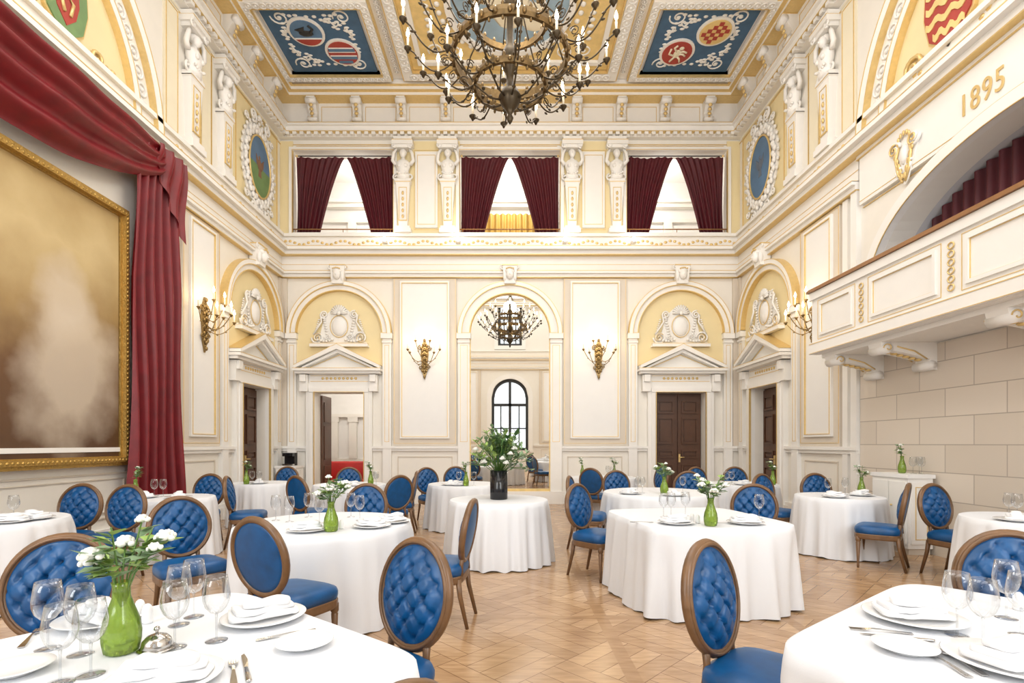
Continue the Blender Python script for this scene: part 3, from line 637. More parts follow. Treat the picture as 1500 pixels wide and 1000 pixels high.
def make_corbel():
    r=thing('corbel','c','corbel')
    MB().prismx([(0,-.36),(.08,-.36),(.13,-.29),(.12,-.22),(.40,-.15),(.62,-.11),(.74,-.08),(.76,0),(0,0)],-.12,.12).build('body',M['white'],r)
    MB().tube([(-.14,.68,-.08),(.14,.68,-.08)],.07,10).build('scroll',M['white'],r); MB().tube([(-.14,.10,-.30),(.14,.10,-.30)],.06,10).build('scroll',M['white'],r)
    for s in (-1,1):
        MB().tube([(s*.142,.68+(.062-.004*i)*cos(i*.5),-.08+(.062-.004*i)*sin(i*.5)) for i in range(13)],.008,5).build('scroll_gilding',M['gold'],r); MB().tube([(s*.125,.16,-.22),(s*.125,.32,-.12),(s*.125,.55,-.06)],.010,5).build('edge_gilding',M['gold'],r)
    g=MB()
    for i in range(6): g.sph((0,.18+.08*i,-.215+.02*i),(.05,.045,.02),6,4)
    g.build('leaf_gilding',M['gold'],r); return Proto(r)
CORB=make_corbel(); cl=[CORB.put((XW,yy,2.78),RT,group='scroll corbels under the balcony') for yy in (7.75,6.8,5.1)]
ordinal(cl,'white and gold scroll corbel under the balcony, {}')
MB(FR).box(2.5,8.15,0,.025,.22,2.76).build('stone_facing',M['stone'],wr)
MB(FR).box(8.16,8.3,0,.08,0,5.49).box(8.42,8.55,0,.05,0,5.48).build('jamb_pilaster',M['white'],wr)
MB(FR).box(2.5,8.15,0,.06,0,.22).build('stone_plinth',M['beige'],wr)
# ------------------------------------------------------------------ painting and red drapery on the left wall
pt=thing('painting','huge gilt-framed painting in brown and ochre tones on the left wall','painting',(-XW,5.5,1.17))
MB(FL).box(3.78,7.22,.02,.08,1.28,4.66).build('canvas',M['canvas'],pt,True)
m=MB(FL); m.frame(3.66,7.36,1.15,4.79,.06,0,.13); m.frame(3.71,7.31,1.20,4.74,.06,.0,.17); m.frame(3.75,7.27,1.24,4.70,.04,0,.11)
for i in range(58):
    for z in (1.23,4.71): m.sph((3.74+.0617*i,.165,z),(.022,.018,.022),6,4)
    for u in (3.74,7.28): m.sph((u,.165,1.23+.061*i),(.022,.018,.022),6,4)
m.build('frame',M['gilt'],pt,True)
MB(FL).frame(2.9,7.5,.42,1.05,.02,0,.02).frame(3.0,7.42,.5,.97,.012,0,.02).build('dado_gilding',M['beige'],wl)
MB(FL).box(8.3,8.45,0,.06,0,5.49).build('jamb_pilaster',M['white'],wl)
dp=thing('drapery','long red velvet drapery with swag and tail framing the painting','curtain',(-XW,7.9,.7))
def swag(a,b):
    u=3.0+4.85*a; s=sin(pi*a); top=5.99; bot=5.60-.72*s**.8; z=top+(bot-top)*b
    return (u,.30+.14*sin(pi*b)*s+.07*sin(b*2*pi*3.6+1.6*s)*(.3+.7*s)+.012*sin(a*31+b*3),z)
sheet(MB(FL),swag,90,64).build('swag',M['red'],dp,True)
def tail(a,b):
    z=5.95-b*5.2; w=.44+.14*min(1,b*2.5)-.05*sin(pi*b)
    u=7.80+(a-.5)*2*w
    return (u,.22+.08*sin(a*2*pi*5.5+.8*sin(b*4))*(.6+.5*b)+.02*sin(b*9+a*5),z-.18*a*b)
sheet(MB(FL),tail,110,30).build('tail',M['red'],dp,True)
def tail2(a,b):
    z=5.99-b*(.35+.95*a); u=7.70+a*.66
    return (u,.33+.035*sin(a*2*pi*3+b*1.2)+.02*sin(b*7)-.06*b,z)
sheet(MB(FL),tail2,60,14).build('cascade',M['red'],dp,True)
MB(FL).tube([(2.9,.26,6.0),(8.45,.26,6.0)],.02,8).build('pelmet_rod',M['gilt'],dp,True)
# ------------------------------------------------------------------ mirror
mr=thing('wall_mirror','tall arched mirror in centre of the back wall, reflecting the hall','mirror',(0,YB,.33))
MB(FB).prism([(.96*cos(pi*i/28),4.12+.96*sin(pi*i/28)) for i in range(29)]+[(-.96,.36),(.96,.36)],.0,.03).build('mirror_glass',M['mirror'],mr,True)
MB(FB).arc(0,4.12,.955,.985,0,pi,0,.06,32).box(-.985,-.955,0,.06,.33,4.12).box(.955,.985,0,.06,.33,4.12).box(-.985,.985,0,.07,.30,.36).build('frame',M['goldP'],mr,True)
MB(FB).box(-1.0,1.0,0,.12,0,.30).build('mirror_plinth',M['white'],wb)
# ------------------------------------------------------------------ ceiling
def cf(m,x0,x1,y0,y1,t,n0,n1): return m.frame(x0,x1,y0,y1,t,n0,n1)
def guill(m,x0,x1,y0,y1,r,n):
    L=max(x1-x0,y1-y0); k=int(L/(2.1*r))
    for i in range(k):
        t=(i+.5)/k; cx,cy=x0+(x1-x0)*t,y0+(y1-y0)*t
        m.tube([(cx+r*cos(q*pi/5),n,cy+r*sin(q*pi/5)) for q in range(10)],r*.2,5,True); m.sph((cx,n,cy),(r*.35,.03,r*.35),6,4)
m=MB(FC); g=MB(FC); q=MB(FC)
for y0,y1 in ((9.75,11.9),(7.2,9.4),(4.6,6.8)):
    for s in (-1,1):
        a,b=sorted((s*2.75,s*5.2)); cf(m,a,b,y0,y1,.16,0,.14); cf(m,a+.16,b-.16,y0+.12,y1-.12,.05,0,.09); cf(g,a+.15,b-.15,y0+.15,y1-.15,.02,0,.15); cf(g,a-.03,b+.03,y0-.03,y1+.03,.025,0,.10)
        for x in (s*2.83,s*5.12): guill(q,x,x,y0+.1,y1-.1,.065,.145)
        guill(q,a+.1,b-.1,y1-.08,y1-.08,.065,.145); guill(q,a+.1,b-.1,y0+.08,y0+.08,.065,.145)
cf(m,-2.45,2.45,4.6,11.9,.22,0,.12); cf(m,-2.05,2.05,5.0,11.45,.10,0,.10); cf(g,-2.22,2.22,4.85,11.66,.025,0,.13); cf(g,-2.48,2.48,4.57,11.93,.025,0,.1)
guill(q,-2.3,2.3,11.79,11.79,.085,.125)
for s in (-1,1): guill(q,s*2.34,s*2.34,4.8,11.6,.085,.125); guill(q,s*2.6,s*2.6,4.6,11.8,.055,.02)
m.build('ceiling_moulding',M['white'],ceil); g.build('ceiling_gilding',M['gold'],ceil); q.build('guilloche',M['white'],ceil)
MB(FC).frame(-2.2,2.2,4.85,11.62,.16,.0,.06).build('ceiling_ochre_band',M['goldP'],ceil)
def sprig(m,cx,cy,n,sx,sy,sc=1):
    m.tube([(cx+sx*.02*i*sc,n,cy+sy*(.10*sin(i*.45))*sc) for i in range(14)],.016*sc,5)
    for i in range(9): m.sph((cx+sx*(.03*i)*sc,n,cy+sy*(.10*sin(i*.65)+.07*(-1)**i)*sc),(.055*sc,.015,.03*sc),6,4)
def ceil_panel(s,label,disc):
    r=thing('ceiling_painting',label,'ceiling painting',(s*3.98,10.82,ZC)); a,b=sorted((s*3.03,s*4.93))
    MB(FC).box(a,b,0,.05,9.95,11.7).build('painted_field',M['blueP'],r,True)
    m=MB(FC); cx=s*3.98
    for t in (-1,1):
        for v in (-1,1):
            x,yy=cx+t*.62,10.82+v*.62; m.tube([(x+(.02+.16*i/24)*cos(t*v*i*.4),.055,yy+(.02+.16*i/24)*sin(t*v*i*.4)) for i in range(25)],.017,5)
            sprig(m,x-t*.1,yy-v*.12,.055,-t*1.1,-v,1); sprig(m,x+t*.1,yy-v*.35,.055,-t*.5,-v*1.2,1)
            for i in range(6): m.sph((x-t*.12*i*.9,.055,yy+v*.07*sin(i*1.3)),(.05,.015,.035),6,4)
    m.build('scrolling_foliage',M['white'],r,True)
    for dx,dy,cols,charge in disc:
        x,yy=cx+dx,10.82+dy; FU=lambda u,n,z,x=x,yy=yy:(x+u,yy-z,ZC-n)
        MB(FU).prism([(.37*cos(t*pi/14),.37*sin(t*pi/14)) for t in range(28)],.05,.08).build('roundel_rim',M['white'],r,True)
        e=MB(FU).prism([(.315*cos(t*pi/14),.315*sin(t*pi/14)) for t in range(28)],.08,.095).build('roundel',cols,r,True)
        L=[]; m=MB(FU)
        if charge=='bird':
            m.sph((0,.1,.0),(.15,.015,.08),8,5); m.tube([(.1,.1,.03),(.17,.1,.11),(.11,.1,.2)],.028,5); m.prism([(-.2,.1),(-.05,.02),(.02,.17)],.09,.11); L.append((m,M['dark']))
            L.append((MB(FU).prism([(.31*cos(pi+.45+t*(pi-.9)/10),.31*sin(pi+.45+t*(pi-.9)/10)) for t in range(11)],.09,.105),M['redP'])); L.append((MB(FU).box(-.28,.28,.09,.107,-.145,-.12),M['white']))
        elif charge=='stripes':
            m.box(-.28,.28,.09,.105,.06,.15); m.box(-.28,.28,.09,.105,-.15,-.06); m.box(-.15,.15,.09,.105,-.27,-.2); L.append((m,M['midP'])); L.append((MB(FU).box(-.29,.29,.09,.107,.045,.065).box(-.29,.29,.09,.107,-.065,-.045).box(-.26,.26,.09,.107,.15,.17),M['white']))
        elif charge=='beast':
            m.sph((0,.1,0),(.08,.015,.12),8,5); m.sph((.06,.1,.15),(.055,.015,.05),8,5)
            for w in (((-.06,.1,-.05),(-.17,.1,.0),(-.16,.1,.14)),((.03,.1,-.08),(.09,.1,-.14),(.12,.1,-.23)),((-.03,.1,-.08),(-.06,.1,-.14),(-.1,.1,-.22)),((.05,.1,.05),(.12,.1,.07),(.2,.1,.03)),((.05,.1,.0),(.13,.1,-.01),(.19,.1,-.06)),((-.03,.1,.06),(-.1,.1,.17),(-.05,.1,.23))): m.tube(w,.022,5)
            L.append((m,M['pale']))
        else:
            for i in range(-3,3):
                for j in range(-3,3):
                    if (i+j)%2==0 and (i+.5)**2+(j+.5)**2<8: m.box(i*.09,i*.09+.09,.09,.105,j*.09,j*.09+.09)
            L.append((m,M['redP']))
        for mm,mt in L:
            c2=mm.build('charge',mt,e)
            for v in c2.data.vertices: v.co-=r.location
ceil_panel(-1,'blue painted ceiling panel with bird and striped roundels, left of chandelier',[(-.22,-.27,M['midP'],'bird'),(.36,.28,M['redP'],'stripes')])
ceil_panel(1,'blue painted ceiling panel with beast and chequered roundels, right of chandelier',[(-.36,.28,M['redP'],'beast'),(.25,-.28,M['goldP'],'check')])
cpn=thing('ceiling_painting','ochre ceiling panel with large roundel directly behind the chandelier','ceiling painting',(0,8.2,ZC))
MB(FC).box(-1.95,1.95,0,.04,5.1,11.35).build('painted_field',M['goldP'],cpn,True)
MB(FC).prism([(1.15*cos(t*pi/24),9.9+1.15*sin(t*pi/24)) for t in range(48)],.04,.06).build('roundel',M['skyP'],cpn,True)
m=MB(FC); m.arc(0,9.9,1.15,1.28,0,2*pi,.03,.10,56)
for i in range(40): a=i*pi/20; m.sph((1.42*cos(a),.05,9.9+1.30*sin(a)),(.06,.03,.06),6,4)
for s in (-1,1):
    for ux,uz in ((1.6,11.05),(1.65,9.0),(1.2,11.1)): m.tube([(s*ux+(.02+.16*t/20)*cos(t*.5*s),.05,uz+(.02+.16*t/20)*sin(t*.5*s)) for t in range(21)],.018,5)
    for i in range(10): m.sph((s*1.65,.05,9.3+.16*i),(.07,.02,.05),6,4)
m.build('wreath',M['white'],cpn,True)
m=MB(FC); m.sph((0,.06,9.9),(.4,.02,.6),10,6); m.sph((.5,.06,10.2),(.3,.02,.35),10,6); m.sph((-.5,.06,9.6),(.35,.02,.3),10,6); m.build('painted_cloud',M['pale'],cpn,True)
# ------------------------------------------------------------------ chandelier
ch=thing('chandelier','huge dark bronze candle chandelier with tiers of glowing bulbs under the painted ceiling','chandelier',(0,5.77,5.05))
prof=[(.005,0),(.025,.03),(.04,.07),(.02,.11),(.05,.16),(.10,.22),(.13,.30),(.09,.38),(.04,.42),(.04,.55),(.08,.62),(.11,.72),(.08,.82),(.04,.9),(.035,1.2),(.08,1.28),(.10,1.36),(.04,1.45),(.035,2.1),(.02,2.2)]
MB().lathe(prof,(0,0,0),18).build('stem',M['bronze'],ch)
def hoop(Rr,z,h,n,name='hoop'):
    m=MB(); m.loft([[(r*cos(2*pi*j/48),r*sin(2*pi*j/48),zz) for j in range(48)] for r,zz in ((Rr-.02,z),(Rr+.015,z),(Rr+.02,z+h*.5),(Rr+.015,z+h),(Rr-.02,z+h),(Rr-.02,z))],cap=False,sm=False)
    for i in range(n):
        a=2*pi*i/n; m.sph((Rr*1.03*cos(a),Rr*1.03*sin(a),z+h*.5),(.025,.025,h*.42),6,5); m.sph((Rr*cos(a+pi/n),Rr*sin(a+pi/n),z+h+.025),(.02,.02,.038),6,4); m.sph((Rr*cos(a+pi/n),Rr*sin(a+pi/n),z-.02),(.016,.016,.028),6,4)
    return m.build(name,M['bronzeh'],ch)
hoop(.40,.40,.07,20); hoop(.64,.70,.10,28); hoop(.42,1.15,.07,20)
for k in range(8):
    a=2*pi*k/8+.2; ca,sa=cos(a),sin(a); m=MB()
    m.tube([(r*ca,r*sa,z) for r,z in ((.08,.26),(.22,.27),(.38,.38),(.50,.54),(.63,.72))],.010,5)
    m.tube([(r*ca,r*sa,z) for r,z in ((.63,.80),(.56,1.0),(.42,1.18),(.20,1.55),(.06,1.95))],.009,5)
    for i in range(5): m.sph((ca*(.22+.08*i),sa*(.22+.08*i),.28+.085*i),(.022,.022,.020),6,4)
    m.build('strut',M['bronze'],ch)
def chain(m,z0,z1,r=.03):
    n=int((z1-z0)/.09)
    for i in range(n):
        z=z0+(i+.5)*(z1-z0)/n
        m.tube([((r*cos(t*pi/4) if i%2 else 0),(0 if i%2 else r*cos(t*pi/4)),z+.058*sin(t*pi/4)) for t in range(8)],.008,5,True)
m=MB(); chain(m,2.2,4.85); m.build('chain',M['bronze'],ch); MB().lathe([(.02,4.72),(.12,4.80),(.2,4.89)],(0,0,0),16).build('ceiling_rose',M['bronzeg'],ch)
def arm_mesh(r0,r1,z0,dip,zt):
    m=MB(); P=[]
    for i in range(15):
        t=i/14; P.append((r0+(r1-r0)*t,0,z0-dip*sin(pi*min(1,t*1.15))+(zt-z0)*t**2))
    m.tube(P,.009,5); m.tube([(r0+.12+(.012+.045*i/16)*cos(i*.55),0,z0+.03+(.012+.045*i/16)*sin(i*.55)) for i in range(17)],.0055,5)
    for t in (.4,.8):
        p=P[int(t*14)]; m.sph((p[0],.02,p[2]-.015),(.025,.009,.014),6,4); m.sph((p[0]+.02,-.02,p[2]+.015),(.025,.009,.014),6,4)
    m.lathe([(.010,-.05),(.024,-.02),(.042,.0),(.045,.010),(.018,.010),(.018,.025)],(r1,0,zt),10)
    return m
def candle_parts(arm,x,y,z):
    MB().lathe([(.014,.0),(.014,.11),(.008,.115)],(x,y,z+.012),8).build('candle',M['candle'],arm)
    MB().lathe([(.006,.125),(.018,.145),(.022,.167),(.013,.20),(.002,.235)],(x,y,z+.012),8).build('bulb',M['bulb'],arm)
def arms(n,a0,*p):
    first=None
    for k in range(n):
        if first is None:
            o=arm_mesh(*p).build('arm',M['bronze'],ch); candle_parts(o,p[1],0,p[4]); first=o
        else: o=copy_tree(first,ch)
        o.rotation_euler.z=a0+2*pi*k/n
arms(12,.1,.40,.80,.42,.08,.50); arms(18,.25,.64,1.18,.76,.13,.94); arms(10,.4,.64,.95,.80,.05,1.16); arms(8,.0,.42,.74,1.2,.10,1.42)
# ------------------------------------------------------------------ sconces (local +y out of wall)
def make_sconce():
    r=thing('wall_sconce','s','wall lamp'); m=MB()
    m.prism([(-.06,.35),(0,.50),(.06,.35),(.10,.15),(.07,-.1),(.06,-.3),(0,-.5),(-.06,-.3),(-.07,-.1),(-.10,.15)],0,.035)
    for s in (-1,1):
        m.tube(spiral(s*.10,.28,.01,.07,1.5,.035,0,s,18),.012,5); m.tube(spiral(s*.08,-.2,.01,.06,1.5,.035,0,-s,18),.012,5)
        for i in range(6): m.sph((s*.05,.045,.32-.12*i),(.032,.022,.042),6,4)
    for i in range(9): m.sph((0,.045,.45-.11*i),(.032,.032,.042),6,5)
    m.build('backplate',M['bronzeg'],r)
    for a,L,z0,zt in ((-75,.40,.02,.22),(-38,.46,-.06,.10),(0,.46,.0,.18),(38,.46,-.06,.10),(75,.40,.02,.22),(-35,.30,.15,.40),(35,.30,.15,.40)):
        t=math.radians(a); dx,dy=sin(t),cos(t); am=MB(); P=[(dx*L*i/10,.04+dy*L*i/10,z0-.12*sin(pi*i/10)+(zt-z0)*(i/10)**2) for i in range(11)]
        am.tube(P,.008,5); am.lathe([(.010,-.04),(.024,-.01),(.036,0),(.036,.01)],(dx*L,.04+dy*L,zt),8)
        for i in (4,7): am.sph((P[i][0],P[i][1],P[i][2]-.012),(.018,.018,.015),6,4)
        o=am.build('arm',M['bronzeg'],r); candle_parts(o,dx*L,.04+dy*L,zt)
    return Proto(r)
SCO=make_sconce(); g='bronze candle wall sconces'; LP=[]
for loc,rz,lab in (((-2.07,YB-.065,3.5),BK,'gilt bronze candle sconce on white pier left of the mirror'),((2.15,YB-.065,3.5),BK,'gilt bronze candle sconce on white pier right of the mirror'),
    ((-XW+.065,9.25,3.6),LF,'gilt bronze candle sconce on left side wall beside red drapery'),((XW-.065,9.25,3.6),RT,'gilt bronze candle sconce on right side wall at balcony end')):
    SCO.put(loc,rz,lab,g); LP.append((loc,rz))
# ------------------------------------------------------------------ spotlights on the belt course
def make_spot():
    r=thing('spotlight','s','spotlight'); MB().box(-.06,.06,-.05,.05,0,.03).tube([(-.06,0,.03),(-.06,0,.15)],.008).tube([(.06,0,.03),(.06,0,.15)],.008).build('bracket',M['white'],r)
    MB().tube([(0,-.06,.11),(0,.06,.15)],.06,10).build('body',M['white'],r); MB().sph((0,.065,.152),(.055,.016,.055),12,6).build('lens',M['lens'],r); return Proto(r)
SPOT=make_spot(); sl=[SPOT.put((x,YB-.22,6.18),BK,group='small spotlights along the belt course') for x in (-3.0,-1.24,1.32,2.96)]
ordinal(sl,'small lit spotlight on the belt course of the back wall, {}')
# ------------------------------------------------------------------ tables and cloths
def sqr(R,t,p): return R/((abs(cos(t))**p+abs(sin(t))**p)**(1/p))
def cloth_mesh(R,sq,seed,folds):
    q=random.Random(seed); p1,p2,p3=[q.random()*6.28 for _ in range(3)]; seg=192; m=MB(); rings=[]
    def rad(t): return sqr(R,t,sq) if sq else R
    def wave(t): return .6*sin(folds*t+p1)+.3*sin((folds*2-3)*t+p2)+.35*sin((folds//2+1)*t+p3)
    for k in (.02,.5,.9,.985):
        rings.append([(rad(t)*k*cos(t),rad(t)*k*sin(t),.758) for t in [2*pi*j/seg for j in range(seg)]])
    for i in range(14):
        t_=i/13; row=[]
        for j in range(seg):
            t=2*pi*j/seg; cr=max(0,(rad(t)/R-1)/.30) if sq else 0
            r=rad(t)*(1-cr*.05*t_)+.015*min(1,t_*8)+.05*t_+(.020+.012*cr)*wave(t)*2.0*(t_**.7)+.006*t_*sin(t*41+p3)+cr*.09*t_*sin(t*24+p1)*.4
            row.append((r*cos(t),r*sin(t),.754-.742*t_+(.01*t_*wave(t+.5) if t_>.95 else 0)))
        rings.append(row)
    m.loft(rings,cap=False); m.add([(x,y_,.758) for x,y_,_ in rings[0]],[tuple(range(seg))]); return m
TAB={}
def table(key,desc,x,y,R,sq=0,rot=0,folds=17):
    n='square' if sq else 'round'
    t=thing('dining_table','%s dining table underneath the cloth of the %s'%(n,desc),'table',(x,y,0),rot,'cloth-covered dining tables'); m=MB()
    rr=lambda a:(sqr(R,a,sq) if sq else R)-.03
    m.loft([[(rr(2*pi*j/48)*cos(2*pi*j/48),rr(2*pi*j/48)*sin(2*pi*j/48),z) for j in range(48)] for z in (.70,.748)],sm=False)
    m.build('tabletop',M['wood'],t)
    for i in range(4):
        a=pi/4+i*pi/2; MB().lathe([(.022,0),(.03,.70)],(R*.62*cos(a),R*.62*sin(a),0),10).build('leg',M['wood'],t)
    c=cloth_mesh(R,sq,sum(map(ord,key)),folds).build('tablecloth',M['cloth']); c.location=(x,y,0); c.rotation_euler.z=rot
    tag(c,'white floor-length tablecloth on the %s'%desc,'tablecloth','white tablecloths'); TAB[key]=(x,y,R,desc)
table('A','front left table',-1.19,1.5,.69,9,math.radians(-37))
table('B','front right table',1.88,1.6,.725,9,math.radians(37))
table('C','round table left of aisle',-1.62,4.5,.73,folds=13)
table('D','square table right of aisle',1.74,4.88,.665,7,.15,folds=14)
table('E','round flower display table',-.14,6.42,.61,folds=19)
table('F','table behind flower arrangement',-.80,8.95,.62)
table('G','back table right of mirror',1.95,10.75,.68)
table('H','table behind the square table',2.15,7.4,.78)
table('I','small table before stone wall',4.4,6.85,.52,folds=13)
table('J','table at right edge',4.85,4.72,.54)
table('K','small table below red drapery',-4.42,6.65,.52,folds=13)
table('L','table under the painting',-4.75,4.65,.58)
table('M','back table by left side door',-4.45,9.2,.50)
table('N','table before open doorway',-2.75,8.8,.60)
table('O','back table by right side door',4.08,9.0,.58)
# ------------------------------------------------------------------ chairs
def make_chair():
    r=thing('dining_chair','c','chair'); by=lambda z:-.20-(z-.5)*.16
    E=[(.225*cos(t*pi/22),by(.745+.24*sin(t*pi/22)),.745+.24*sin(t*pi/22)) for t in range(44)]
    m=MB(); m.tube(E,.023,8,True); m.tube([(x*1.0,y_+.020,z) for x,y_,z in E],.010,6,True)
    m.sph((0,by(.99),.990),(.03,.02,.014),8,5)
    for s in (-1,1): m.tube([(s*.135,-.20,.40),(s*.125,by(.5)-.0,.48),(s*.12,by(.55),.555)],[.020,.016,.020],8)
    m.build('back_frame',M['wood'],r)
    def pt(x,z,off): return (x,by(.745+z)+off,.745+z)
    def tuft(x,z,rr):
        p=x/.105+z/.125; q=x/.105-z/.125; dp=p-round(p); dq=q-round(q); fade=max(0,1-rr**6)
        return (-.019*(exp(-(dp/.10)**2)+exp(-(dq/.10)**2))-.024*exp(-(dp*dp+dq*dq)/.025))*fade
    m=MB(); nr,ns=22,64
    fr=[[pt(.213*k/nr*cos(2*pi*j/ns),.228*k/nr*sin(2*pi*j/ns),.014+.054*(1-(k/nr)**2.5)+tuft(.213*k/nr*cos(2*pi*j/ns),.228*k/nr*sin(2*pi*j/ns),k/nr)) for j in range(ns)] for k in range(1,nr+1)]
    bk=[[pt(.213*k/8*cos(2*pi*j/ns),.228*k/8*sin(2*pi*j/ns),-.012-.016*(1-(k/8)**2)) for j in range(ns)] for k in range(8,0,-1)]
    m.loft(fr+bk); m.build('backrest',M['blue'],r)
    def out(k,z,hw=.245,hd=.225):
        L=[]
        for j in range(40):
            t=2*pi*j/40; c,s_=cos(t),sin(t); p=4.5; q=1/((abs(c)**p+abs(s_)**p)**(1/p)); yy=hd*q*s_*k
            L.append((hw*q*c*k*(1+.25*yy),yy+.01,z))
        return L
    MB().loft([out(.98,.405),out(1.0,.43),out(1.0,.455),out(.96,.48),out(.82,.497),out(.5,.507),out(.1,.51)]).build('seat',M['blue'],r)
    MB().loft([out(.97,.345),out(1.0,.36),out(1.0,.40),out(.98,.408)],sm=False).build('seat_rail',M['wood'],r)
    for s in (-1,1):
        MB().lathe([(.011,0),(.014,.03),(.012,.05),(.024,.30),(.019,.305),(.028,.32),(.028,.37)],(s*.205,.185,0),12).build('leg',M['wood'],r)
        MB().tube([(s*.17,-.185,.38),(s*.175,-.20,.25),(s*.185,-.26,0)],[.024,.02,.014],8).build('leg',M['wood'],r)
    return Proto(r)
CH=make_chair(); PL=[]
def chair(px,Y,dx,dy,key,label):
    L=sqrt(dx*dx+dy*dy); dx/=L; dy/=L; x,y=wx(px,Y)+dx*.22,Y+dy*.22
    if key:
        tx,ty,R,_=TAB[key]; need=R*1.12+.17 if key in 'AB' else (R*1.07+.25 if key!='D' else 1.08); d=sqrt((x-tx)**2+(y-ty)**2)
        if d<need: x,y=tx+(x-tx)/d*need,ty+(y-ty)/d*need
        for _ in range(3):
            for ox,oy in PL:
                d=sqrt((x-ox)**2+(y-oy)**2)
                if d<.58: x,y=ox+(x-ox)/d*.58,oy+(y-oy)/d*.58
    x=max(-5.25,min(5.2,x)); PL.append((x,y))
    CH.put((x,y,0),atan2(dy,dx)-pi/2,label,'blue velvet oval-back dining chairs')
chair(88,2.5,.35,-.94,'A','big tufted blue chair behind white flowers at left end of front left table')
chair(600,2.40,-.62,-.78,'A','tufted blue chair facing left, nearest chair left of the aisle')
chair(1052,2.34,.68,-.73,'B','tufted blue chair facing right, nearest chair right of the aisle')
chair(1485,2.6,-.4,-.92,'B','tufted chair cut by right edge behind the front right table')
chair(537,.962,-.85,.5,None,'chair whose brown top rim just shows at the bottom edge')
chair(384,3.2,.42,.9,'C','blue chair with smooth back toward us at the round table left of aisle')
chair(265,4.35,.75,-.65,'C','tufted chair at left side of the round table left of the aisle')
chair(530,5.6,0,-1,'C','tufted chair on the far side of the round table left of the aisle')
chair(684,4.2,-1,.12,'C','chair seen edge-on facing left beside the aisle, before flower table')
chair(878,5.6,.72,-.69,'D','tufted chair at far left corner of the square table right of aisle')
chair(1093,5.6,-.35,-.94,'D','tufted chair behind the right end of square table right of aisle')
chair(1138,7.55,.45,-.9,'I','left chair of the two behind small table before stone wall')
chair(1198,7.75,0,-1,'I','right chair of the two behind small table before stone wall')
chair(1318,5.95,-.75,.66,'I','chair with smooth back in front of small table by stone wall')
chair(1396,5.55,.25,-.97,'J','tufted chair behind the table at the right edge')
chair(80,5.4,.05,-1,'L','left tufted chair of two behind the table under the painting')
chair(157,5.55,-.1,-1,'L','right tufted chair of two behind the table under the painting')
chair(290,7.35,0,-1,'K','tufted chair behind the small table below the red drapery')
chair(338,7.2,.85,.25,'K','chair turned right beside the small table below the red drapery')
chair(408,9.85,0,-1,'M','chair behind the back table near the left side door')
chair(438,7.3,.5,.86,'N','smooth-backed chair at left front of table before the open doorway')
chair(583,7.4,-.7,.7,'N','chair at right front of table before the open doorway')
chair(606,8.5,-1,-.1,'N','chair facing left at right end of table before the open doorway')
chair(512,9.5,.25,-.95,'N','chair behind the table before the open doorway')
chair(631,9.7,.55,-.83,'F','left chair of two behind the table behind the flower arrangement')
chair(657,10.1,.1,-1,'F','right chair of two behind the table behind the flower arrangement')
chair(874,7.3,.9,-.3,'H','chair at left end of the table behind the square table')
chair(920,8.3,.1,-1,'H','left chair of two on far side of table behind square table')
chair(1003,8.3,-.3,-.95,'H','right chair of two on far side of table behind square table')
chair(870,9.9,.5,.86,'G','chair in front of the back table just right of the mirror')
chair(950,10.6,-.95,-.3,'G','chair at right end of the back table just right of mirror')
chair(1034,9.8,.3,-.95,'O','left chair of two behind back table near right side door')
chair(1078,9.85,-.1,-1,'O','right chair of two behind back table near right side door')
# ------------------------------------------------------------------ tableware
ZT=.759
def P_plate(R,name,cat='plate'):
    o=MB().lathe([(R*.55,0),(R*.58,.004),(R*.66,.008),(R*.98,.02),(R,.022),(R*.98,.024),(R*.66,.012),(R*.5,.009),(.001,.009)],(0,0,0),36).build(name,M['china']); return Proto(tag(o,'p',cat))
PLATE=P_plate(.155,'dinner_plate'); BREAD=P_plate(.095,'side_plate')
def P_napkin():
    m=MB()
    def lay(hx,hy,z,rot,h,off):
        R=[]
        for k,zz in ((.98,0),(1,h*.3),(1,h*.7),(.96,h),(.5,h*1.15),(.05,h*1.2)):
            L=[]
            for j in range(32):
                t=2*pi*j/32; p=6; q=1/((abs(cos(t))**p+abs(sin(t))**p)**(1/p)); x=hx*q*cos(t)*k; y=hy*q*sin(t)*k*(1-.25*x/hx)
                L.append((off[0]+x*cos(rot)-y*sin(rot),off[1]+x*sin(rot)+y*cos(rot),z+zz+.007*sin(x*40)*(1 if zz>0 else 0)))
            R.append(L)
        m.loft(R)
    lay(.125,.07,0,0,.014,(0,0)); lay(.11,.055,.016,.18,.018,(.0,.005)); lay(.085,.035,.036,-.12,.020,(.01,-.004))
    return Proto(tag(m.build('napkin',M['nap']),'n','napkin'))
NAP=P_napkin()
BOWL=[(.004,.095),(.02,.102),(.035,.12),(.043,.145),(.044,.165),(.040,.195),(.035,.228),(.034,.228)]
def P_glass(parts):
    if not parts:
        o=MB().lathe([(.036,0),(.034,.003),(.006,.007),(.004,.02),(.004,.09)]+BOWL,(0,0,0),16,cap=False).build('wine_glass',M['glass']); return Proto(tag(o,'g','glass'))
    r=thing('wine_glass','g','glass'); MB().lathe(BOWL,(0,0,0),28,cap=False).build('bowl',M['glass'],r); MB().lathe([(.005,.006),(.0035,.02),(.0035,.08),(.005,.096)],(0,0,0),10).build('stem',M['glass'],r)
    MB().lathe([(.036,0),(.036,.002),(.02,.004),(.005,.007)],(0,0,0),28).build('foot',M['glass'],r); return Proto(r)
GL=P_glass(True); GLF=P_glass(False)
